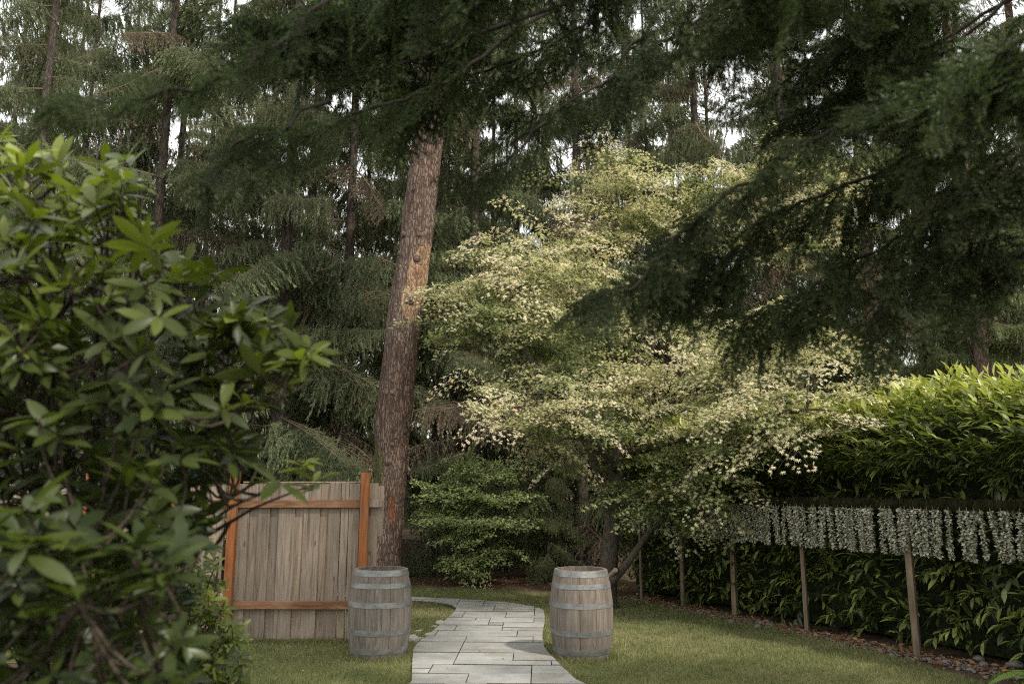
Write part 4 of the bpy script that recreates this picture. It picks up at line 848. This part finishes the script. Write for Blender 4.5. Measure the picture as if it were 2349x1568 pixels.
# ------------------------------------------------------------------ rhododendrons
def rhododendron(name, label, spots, size, stems_from, tb, seed, nl=(6, 9), variants=None, nsep=300):
    r = np.random.default_rng(seed); base = Vector(stems_from); root = empty(name, tuple(base), label, 'shrub'); mats = []; tint = []
    for (p, ax, sz, tn) in spots:
        n = int(r.integers(nl[0], nl[1]+1)); a = np.arange(n)*6.283/n+r.uniform(0, 6.28)+r.normal(0, .18, n); ax = nrm(np.array(ax)); A = nrm(np.cross(ax, (.31, .2, .9))); B = np.cross(ax, A)
        el = r.uniform(-.15, .95, n)*.8; out = A*np.cos(a)[:, None]+B*np.sin(a)[:, None]; d = out*np.cos(el)[:, None]+ax*np.sin(el)[:, None]; d[:, 2] -= .10
        P = np.array(p)+ax*r.uniform(-.03, .02, n)[:, None]+out*.006
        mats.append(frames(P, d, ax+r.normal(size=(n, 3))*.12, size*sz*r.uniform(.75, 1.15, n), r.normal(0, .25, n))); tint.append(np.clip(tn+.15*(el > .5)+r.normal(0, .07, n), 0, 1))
    Mx = np.concatenate(mats); ti = np.concatenate(tint); pj = proj(Mx[:, :3, 3]); inf = (pj[:, 0] > -20) & (pj[:, 0] < 1000) & (pj[:, 1] > 220) & (pj[:, 1] < 1600)
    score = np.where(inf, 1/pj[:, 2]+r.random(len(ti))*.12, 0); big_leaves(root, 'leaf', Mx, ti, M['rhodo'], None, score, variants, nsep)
    # wood: several main stems, forking to every whorl
    q = random.Random(seed); mains = []
    for i in range(40):
        s = spots[i if i < 25 else q.randrange(len(spots))]; p = Vector(s[0]); m = base.lerp(p, .55)+Vector((q.uniform(-.12, .12), q.uniform(-.12, .12), 0)); m.z = max(m.z, p.z*.97); far = proj(s[0])[0][0] > 500
        b0 = base+Vector((q.uniform(-.1, .1), q.uniform(-.1, .1), 0)) if not far else base.lerp(p, .45)+Vector((0, .15, 0))
        if far: b0.z = p.z-.22; m = b0.lerp(p, .5)+Vector((0, 0, .02))
        mains.append(spline([b0, b0.lerp(m, .5), m, p], 14)-np.array(base))
    for C in mains:
        V, F = tube(C, np.linspace(.010, .0035, 14), 6); ob('stem', mesh('stem', V, F, [M['twig']], smooth=True), root)
    allp = np.concatenate([C[4:] for C in mains]); t = T()
    for (p, ax, sz, tn) in spots[25:]:
        P = np.array(p)-np.array(base); w = P-nrm(np.array(ax))*.14; d = np.linalg.norm(allp-w, axis=1)+.5*np.maximum(0, allp[:, 2]-w[2]); b = allp[int(np.argmin(d))]; V, F = tube(spline([b, (b+w)/2-np.array((0, 0, .04)), w, P], 8), np.linspace(.0075, .0035, 8), 5); t.add(V, F)
    tag(ob('twigs', t.build('twigs', [M['twig']], True), root), kind='stuff')
RL = [leaf_tpl(.31, 5, .20, .16, 1.15, tt) for tt in (.1, .3, .5, .65, .8, .95)]
def shrubs():
    poly = [(-150, 330), (20, 285), (110, 340), (290, 370), (330, 520), (420, 590), (600, 690), (720, 780), (725, 840), (560, 920), (590, 1000), (570, 1050), (500, 1090), (470, 1150), (440, 1230), (410, 1300), (410, 1420), (450, 1640), (-150, 1640)]
    hero = [(45, 370, 3.0, 1.15, .95), (175, 440, 3.1, 1, .85), (290, 420, 3.2, 1, .8), (120, 500, 3.1, 1, .8), (310, 520, 3.3, 1.0, .85), (430, 650, 3.3, 1.1, .9), (330, 640, 3.3, 1, .8), (545, 740, 3.2, 1.15, .95), (690, 830, 3.1, 1.05, .95), (600, 840, 3.3, 1, .9), (640, 890, 3.3, .8, .85), (480, 780, 3.4, 1, .75), (250, 730, 3.2, 1, .7), (60, 560, 2.9, 1.1, .85), (500, 880, 3.3, 1, .7), (40, 770, 2.8, 1.1, .6), (700, 1060, 3.6, .75, .95), (640, 1110, 3.3, 1.05, .45), (720, 1110, 3.4, .8, .6), (560, 930, 3.2, 1, .7), (280, 900, 3.1, 1, .5), (130, 1260, 2.4, 1, .45), (310, 1330, 2.5, 1, .4), (180, 1380, 2.3, 1.0, .25), (60, 1260, 2.3, 1, .45)]
    spots = []
    for u, v, Y, s, t in hero:
        p = at(u, v, Y); spots.append((tuple(p), (R.uniform(-.2, .35), R.uniform(-.35, .1), 1), s, t-.08))
    pts = []
    while len(pts) < 740:
        n = 400; u = rng.uniform(-150, 730, n); v = rng.uniform(280, 1640, n); k = inpoly(u, v, poly); pts += list(zip(u[k], v[k]))
    for u, v in pts[:740]:
        if v < 720 and R.random() < .40: continue
        # depth of the bush grows with distance from its outline
        Y = R.uniform(2.7, 4.3) if v < 1150 else R.uniform(2.35, 4.2)
        if u > 420: Y = R.uniform(3.1, 3.9)
        p = at(u, v, Y); front = 1-(Y-2.4)/1.9; hgt = (1640-v)/1350
        spots.append((tuple(p), (R.uniform(-.5, .6), R.uniform(-.8, .2), R.uniform(.3, 1)), R.uniform(.7, 1.05), min(.85, max(.03, +.05+.60*hgt**1.6+R.gauss(0, .1)))))  # brighter tint higher up, light on the upper leaves painted into their colour
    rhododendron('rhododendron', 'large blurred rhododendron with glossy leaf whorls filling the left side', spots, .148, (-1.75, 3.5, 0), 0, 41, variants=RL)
    poly = [(460, 1220), (495, 1290), (520, 1380), (555, 1480), (575, 1640), (330, 1640), (380, 1300), (420, 1230)]; spots = []; pts = []
    while len(pts) < 210:
        n = 300; u = rng.uniform(330, 600, n); v = rng.uniform(1150, 1640, n); k = inpoly(u, v, poly); pts += list(zip(u[k], v[k]))
    for u, v in pts[:210]:
        Y = R.uniform(4.9, 6.0); p = at(u, v, Y)
        if p.z < .05: continue
        spots.append((tuple(p), (R.uniform(0, .8), R.uniform(-.6, .2), R.uniform(.3, 1)), R.uniform(.7, 1.05), min(.9, max(.1, .5+R.gauss(0, .15)))))
    rhododendron('small_rhododendron', 'lower small leaved rhododendron at the edge of the lawn before the fence', spots, .10, (at(440, 1560, 5.5).x, 5.5, 0), 0, 43, variants=RL, nsep=60)
shrubs()

# ------------------------------------------------------------------ overhanging fir in the foreground
def fir_spray(seed, L=1.0):
    r = np.random.default_rng(seed); t = T(); nd = (np.array([(0, -.10, 0), (0, .10, 0), (1, 0, -.05)]), np.array([(0, 1, 2)]), np.zeros(1, int), np.array((.35, .35, .65)))
    def twig(P):
        seg = np.linalg.norm(np.diff(P, axis=0), axis=1).sum(); n = max(6, int(seg/.0042)); q = (np.arange(n)+r.random(n))/n*(len(P)-1); i = np.minimum(q.astype(int), len(P)-2); B = P[i]+(P[i+1]-P[i])*(q-i)[:, None]; D = nrm(P[i+1]-P[i]); S = nrm(np.cross(D, (0, 0, 1.)))
        a = r.choice((-1, 1), n)*r.uniform(.5, 1.5, n); dirn = D*.55+S*np.sin(a)[:, None]+np.array((0, 0, 1.))*(np.abs(np.cos(a))*.6-.12)[:, None]
        t.put(nd, frames(B, dirn, rdir(n), r.uniform(.036, .058, n)), tadd=r.normal(0, .12, n)+.12*q/(len(P)-1))
        V, F = tube(P, np.linspace(.0035, .0014, len(P)), 4); t.add(V, F, 1, .5)
    e = np.linspace(0, 1, 8); main = np.stack([e*L, .06*np.sin(e*4+seed)*e, -.34*L*e**1.7], 1); twig(main)
    for k in range(15):
        q = .06+.90*k/14; b = np.array([np.interp(q, e, main[:, c]) for c in range(3)]); sg = 1 if k % 2 else -1; l = L*(.42*(1-q)+.09)*r.uniform(.7, 1.15); a = math.radians(r.uniform(42, 66))*sg; x = np.linspace(0, 1, 5); dz = r.uniform(.2, .75)
        P = b+np.stack([np.cos(a)*x*l, np.sin(a)*x*l, -dz*l*x**1.4], 1); twig(P)
        if l > .14:
            for z, sg2 in ((.35, 1), (.62, -1)):
                b2 = b+np.array((np.cos(a)*z*l, np.sin(a)*z*l, -dz*l*z**1.4)); a2 = a+math.radians(48)*sg2; l2 = l*(.62-.35*z); twig(b2+np.stack([np.cos(a2)*x*l2, np.sin(a2)*x*l2, -r.uniform(.2, .9)*l2*x], 1))
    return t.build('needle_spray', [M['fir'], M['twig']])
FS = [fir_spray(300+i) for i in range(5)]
def fir():
    tx, ty = 4.3, 2.7; root = empty('fir_tree', (tx, ty, 0), 'dark out of focus fir whose boughs hang across the top and right', 'tree'); off = np.array((tx, ty, 0)); q = random.Random(77)
    V, F = tube(np.array([(0, 0, z) for z in np.linspace(-.1, 15, 12)]), np.linspace(.36, .12, 12), 16); ob('trunk', mesh('trunk', V, F, [M['sbark']], smooth=True), root)
    def bough(pts, ns, sz, r0=.010, hang=1.0, start=.25):
        ns = int(ns*1.0)
        P = [(at(u, v, Y) if u is not None else None) for u, v, Y in pts]; z0 = max(P[0].z+1.3, 4.6); C = spline([Vector((tx, ty, z0))]+P, 40)-off; jj = rng.normal(size=(40, 3)).cumsum(0); jj -= np.linspace(0, 1, 40)[:, None]*jj[-1]; C = C+jj*.014
        V, F = tube(C, r0*(1-np.linspace(0, 1, 40))**1.0+.004, 7); b = ob('branch', mesh('branch', V, F, [M['firbark']], smooth=True), root)
        D = nrm(np.gradient(C, axis=0)); first = 40*1.0/(len(pts))
        for i in range(ns):
            f = start+(1-start)*(i+q.random())/ns; k = min(39, int(f*39)); d = D[k]; s = np.cross(d, (0, 0, 1.)); s = s/max(np.linalg.norm(s), 1e-6)*(1 if i % 2 else -1); a = q.uniform(.35, 1.1); x = d*math.cos(a)+s*math.sin(a)*.9+np.array((0, 0, -1.))*q.uniform(-.35, hang*1.3)
            M4 = frames(C[k][None], x[None], np.array((q.gauss(0, .8), q.gauss(0, .8), 1.)), np.array([sz*q.uniform(.6, 1.15)*(1-.3*f)]))[0]; ob('needle_spray', FS[q.randrange(5)], b, mat4=Matrix(M4.tolist()))
    bough([(1500, -260, 3.6), (1050, -170, 3.4), (720, 10, 3.1), (500, 160, 2.9), (300, 222, 2.75), (110, 236, 2.6)], 26, .26, start=.52, hang=.5)
    bough([(1400, -150, 4.2), (1050, 20, 4.0), (850, 90, 3.9), (700, 60, 3.8), (600, 60, 3.7)], 40, .66, start=.32)
    bough([(1400, -160, 4.2), (1000, -30, 4.0), (800, 20, 3.9), (640, 120, 3.7)], 34, .60, start=.32)
    bough([(1500, -120, 4.0), (1150, 90, 3.8), (950, 200, 3.6), (780, 260, 3.4), (640, 340, 3.3), (560, 420, 3.2)], 30, .34, start=.28)
    bough([(1000, 150, 3.9), (760, 250, 3.6), (600, 330, 3.4), (470, 440, 3.2)], 20, .30, start=.6)
    bough([(1600, -100, 4.4), (1300, 50, 4.3), (1120, 160, 4.2), (1000, 200, 4.1), (900, 260, 4.0)], 34, .58, start=.28)
    bough([(1700, -150, 4.4), (1480, 40, 4.3), (1380, 190, 4.2), (1220, 340, 4.0), (1120, 430, 3.8), (1060, 500, 3.7)], 26, .38, start=.28)
    bough([(1700, -60, 5.0), (1500, 60, 4.9), (1400, 160, 4.8), (1300, 230, 4.7), (1190, 260, 4.6)], 24, .58, start=.28)
    bough([(2349, 100, 3.13), (2050, 260, 3.26), (1780, 380, 3.33), (1600, 490, 3.40), (1450, 620, 3.40), (1370, 690, 3.40)], 39, 0.42, start=.3)
    bough([(2349, 180, 3.40), (2050, 360, 3.54), (1800, 480, 3.60), (1640, 590, 3.67), (1500, 660, 3.67)], 37, 0.50, start=.3)
    bough([(2380, 300, 3.67), (2180, 470, 3.81), (1980, 600, 3.88), (1830, 690, 3.94), (1700, 740, 3.94)], 32, 0.53, start=.3)
    bough([(2400, 430, 3.67), (2250, 570, 3.67), (2120, 650, 3.67), (2020, 710, 3.67)], 21, 0.48, start=.3)
    bough([(2420, 560, 3.81), (2300, 640, 3.81), (2200, 700, 3.81)], 16, 0.44, start=.4)
    for u0, v0, u1, v1, Y in ((2300, -60, 1950, 60, 3.43), (2300, 0, 1850, 150, 3.83), (2349, 80, 2000, 230, 3.43), (2380, 160, 2150, 330, 3.04), (2100, -120, 1700, 60, 3.56), (2400, 300, 2250, 430, 3.43), (2000, -120, 1650, -10, 3.17), (2400, 20, 2200, 200, 3.04), (1900, -200, 1620, 130, 3.83), (1500, -200, 1250, -40, 3.30), (1300, -220, 950, -60, 3.04), (2200, 60, 1780, 290, 4.09), (2150, 0, 1760, 200, 4.36)):
        bough([(u0, v0, Y-.2), ((u0+u1)/2, (v0+v1)/2-20, Y), (u1, v1, Y)], 20, 0.54, start=.35)
    # unseen higher whorls above the frame, added to shade the lawn
    for i in range(14):
        z = q.uniform(6, 11); a = q.uniform(1.4, 4.6) if i % 3 else q.uniform(0, 6.28); L = q.uniform(2.5, 4.6); e = np.linspace(0, 1, 16); C = np.stack([np.cos(a)*e*L, np.sin(a)*e*L, z-.9*e**1.6+0*e], 1); V, F = tube(C, np.linspace(.035, .008, 16), 6); b = ob('branch', mesh('branch', V, F, [M['twig']]), root); D = nrm(np.gradient(C, axis=0))
        for j in range(8):
            k = min(15, 4+int(j*1.5)); d = D[k]; s = np.cross(d, (0, 0, 1.))*(1 if j % 2 else -1); x = d*.6+s*.8+np.array((0, 0, -.2)); ob('needle_spray', FS[q.randrange(5)], b, mat4=Matrix(frames(C[k][None], x[None], (0, 0, 1.), np.array([1.4]))[0].tolist()))
fir()
print('TRIS', sum(len(m.loops)-2*len(m.polygons) for m in bpy.data.meshes), 'OBJ', len(bpy.data.objects))
